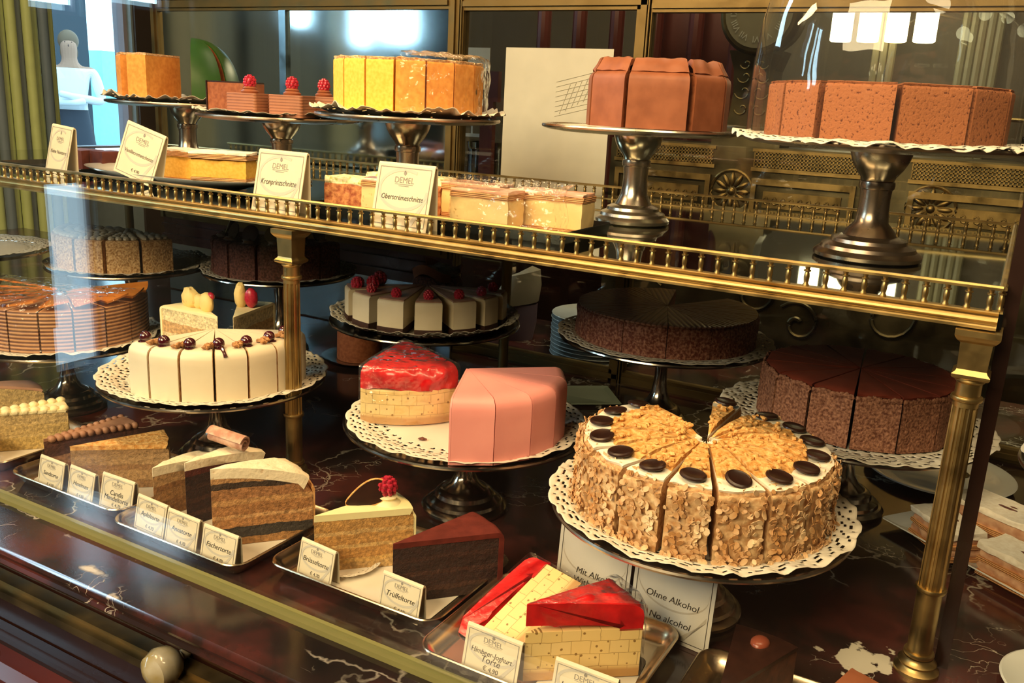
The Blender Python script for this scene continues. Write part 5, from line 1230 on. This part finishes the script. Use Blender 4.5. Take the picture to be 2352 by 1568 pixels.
# price cards
H_ = .043
for (x, y, rz, nme, pr, w_, lb) in (
    (-1.235, .676, -2, ['Mokka', 'torte'], '€ 4,50', .054, 'price card cut by the left picture edge before the scalloped slice'),
    (-1.068, .670, -1, ['Sandtorte'], '€ 4,50', .053, 'leftmost of the three cards in the second tray'),
    (-1.007, .671, -2, ['Haselnuss'], '€ 4,50', .053, 'middle one of the three cards in the second tray'),
    (-.944, .677, 1, ['Candis', 'Mandeltorte'], '€ 4,70', .060, 'rightmost card of the second tray, beside the crumb slice'),
    (-.862, .662, -3, ['Apfeltorte'], '€ 4,70', .056, 'left card of the third tray before the apple slice'),
    (-.801, .657, -2, ['Annatorte'], '€ 4,70', .056, 'middle card of the third tray before the chocolate roll slice'),
    (-.735, .653, -1, ['Fächertorte'], '€ 4,70', .056, 'right card of the third tray before the poppy slice'),
    (-.622, .690, -5, ['Brüsseltorte'], '€ 4,70', .054, 'price card before the slice with the chocolate leaf'),
    (-.500, .684, -3, ['Trüffeltorte'], '€ 4,50', .054, 'price card reading Trüffeltorte before the dark slice'),
    (-.366, .648, -2, ['Himbeer-Joghurt', 'Torte'], '€ 4,90', .062, 'price card reading Himbeer-Joghurt Torte before the yoghurt slices'),
    (-.268, .645, 0, ['Joghurttorte'], '€ 4,90', .062, 'price card half cut by the lower picture edge')):
    card('small ' + lb if not lb.startswith('small') else lb, x, y, .0036, nme, w=w_, h=H_ if w_ < .06 else .046, lean=12, rz=R(rz), price=pr, ts=.95 if len(nme[0]) < 12 else .78)

# double notice about alcohol, under the almond cake stand
t = thing('notice_card', 'double notice card about alcohol standing under the almond flake cake', 'notice', (-.293, .817, .0005), R(-7), rot=(R(-4), 0, R(-7)))
for i, (x0, lines) in enumerate(((-.094, ['Mit Alkohol', 'With alcohol']), (.002, ['Ohne Alkohol', '', 'No alcohol']))):
    w_ = .092; h_ = .094
    m = MB(); m.box(x0, x0+w_, 0, .0012, 0, h_); pn = m.build('panel', CARDG, t, smooth=False)
    m = MB(); e = .004; q = .0007
    for a, b, c, d in ((x0+e, x0+w_-e, e, e+q), (x0+e, x0+e+q, e+q, h_-e), (x0+w_-e-q, x0+w_-e, e+q, h_-e)): m.box(a, b, -.0003, -.0001, c, d)
    m.build('border_print', INK, pn, smooth=False)
    m = MB(); pts = [(x0+w_/2+.040*math.cos(u), h_*.62+.026*math.sin(u)) for u in [R(170+10*j) for j in range(21)]]
    m.add([v for (x, z) in pts for v in ((x, -.00015, z), (x, -.00015, z+.0022))], [(2*j, 2*j+1, 2*j+3, 2*j+2) for j in range(len(pts)-1)])
    m.add([(x0+w_*.62, -.00015, .006), (x0+w_*.70, -.00015, .006), (x0+w_-.006, -.00015, .040), (x0+w_-.006, -.00015, .034)], [(0, 1, 2, 3)])
    m.build('swirl_print', plain('notice_swirl_%d' % i, (.46, .41, .33), .5), pn, smooth=False)
    m = MB()
    for j, s_ in enumerate(lines):
        if s_: vs, fs = text_mesh(s_, .0105, shear=.18, bold=.00005); m.add(vs, fs, Matrix.Translation((x0+w_/2+(.0 if i else .004), -.0004, (.034 if i == 0 else .0415)-.0115*j)) @ Matrix.Rotation(R(90), 4, 'X'))
    m.build('lettering', INK, pn, smooth=False)

# ================================================================== things standing on the marble at the back
for k in range(11):
    m = MB(); m.lathe([(0, 0), (.055, 0), (.056, .002), (.070, .004), (.098, .0085), (.100, .0095), (.099, .0105), (.07, .0065), (0, .0040)], 56)
    o = m.build('plate', PORC, loc=(-.765+.0008*(k % 3), 1.765-.0007*(k % 2), .0002+.0088*k), ang=40)
    tag(o, 'white plate in the tall stack behind the chocolate nut cake, %s from the bottom' % ORD[k] if k < 10 else 'topmost white plate of the stack behind the chocolate nut cake', 'plate', 'stack of white plates')
t = thing('paper_pouch', 'pale paper pouch with a lilac lower half beside the stack of plates', 'pouch', (-1.000, 1.80, 0), R(10))
m = MB(); m.loft([[(a_*math.cos(2*PI*i/24)+dx, b_*math.sin(2*PI*i/24), z_) for i in range(24)] for a_, b_, z_, dx in ((.055, .04, 0, 0), (.062, .045, .04, 0), (.058, .04, .085, .005))]); m.build('lilac_cup', plain('lilac_paper', (.20, .13, .17), .6), t)
m = MB(); m.loft([[(a_*math.cos(2*PI*i/24)+dx, b_*math.sin(2*PI*i/24), z_+.012*math.cos(2*PI*i/24)) for i in range(24)] for a_, b_, z_, dx in ((.060, .042, .080, .005), (.052, .035, .12, .018), (.040, .026, .155, .026), (.02, .012, .162, .026))]); m.build('cream_top', plain('beige_paper', (.36, .30, .20), .7), t)
t = thing('cake_plate', 'small grey plate with a dark brown round cake beside the brass column', 'plate', (-1.150, 1.425, 0))
m = MB(); m.lathe([(0, 0), (.05, 0), (.078, .008), (.080, .0095), (.077, .0105), (.05, .004), (0, .003)], 44); m.build('plate', DSILVER, t)
m = MB(); m.lathe([(0, 0), (.046, 0), (.047, .003), (.046, .060), (.042, .064), (0, .066)], 40); o = m.build('round_cake', BROWNC, loc=(-1.150, 1.425, .0042)); tag(o, 'plain dark brown round cake on the small plate below the cheesecake', 'cake')
m = MB(); m.lathe([(0, 0), (.07, 0), (.105, .010), (.109, .0115), (.106, .0125), (.07, .005), (0, .004)], 56); o = m.build('plate', PORC, loc=(-.040, 1.480, 0)); tag(o, 'wide empty white plate on the marble behind the cocoa topped cake stand', 'plate')
m = MB(); m.loft([rrect(.16, .11, .004, z_, i_) for z_, i_ in ((0, .008), (.006, 0), (.007, .001), (.003, .010))]); o = m.build('square_plate', plain('sage_porcelain', (.22, .26, .18), .2), loc=(-.675, 1.475, 0), rz=R(38)); tag(o, 'grey green rectangular plate behind the pink cake', 'plate')
t = thing('serving_plate', 'large white rectangular plate of cream slices at the right edge', 'plate', (.092, 1.238, 0), R(-36))
m = MB(); m.loft([rrect(.300, .220, .006, z_, i_) for z_, i_ in ((0, .03), (.004, .02), (.012, 0), (.0135, .0006), (.0125, .002), (.006, .018), (.004, .03))]); m.build('porcelain', PORC, t, ang=40)
square('sugar topped cream slice with brown mark, uppermost on the white plate', .052, 1.245, .0050, -30, .12, .055, .058, 'dusted', 'dusted cream slices')
square('sugar topped cream slice next to the brass column on the white plate', -.012, 1.208, .0050, -52, .085, .045, .040, 'dusted', 'dusted cream slices')
square('sugar topped cream slice in front at the right picture edge', .082, 1.148, .0050, -34, .10, .050, .042, 'dusted', 'dusted cream slices')
m = MB(); m.lathe([(0, 0), (.05, 0), (.068, .007), (.070, .008), (.068, .009), (.05, .004), (0, .003)], 48); o = m.build('plate', PORC, loc=(.130, .945, 0)); tag(o, 'white plate cut by the lower right picture edge', 'plate')
stand('silver cake stand with empty doily at the far left edge under the rail', -1.800, 1.02, 0, .200, .140, PB, DSILVER)
doily('pale greenish doily on the empty stand at the far left edge', -1.800, 1.02, .2025, .140, 33, lift=.002)
for i in range(9):
    random.seed(i+50)
    x = random.uniform(-.42, -.1); y = random.uniform(.66, .86)
# a few crumbs on the marble
for i, (x, y, lb) in enumerate(((-.415, .868, 'white crumb on the marble between the truffle slice tray and the yoghurt slices'), (-.405, .905, 'tiny pale crumb on the marble near the pink cake stand foot'))):
    m = MB(); m.sphere((0, 0, .001), .0018, 6, 4, (1.4, 1, .7), .6); o = m.build('crumb', SUGAR, loc=(x, y, 0)); tag(o, lb, 'crumb')
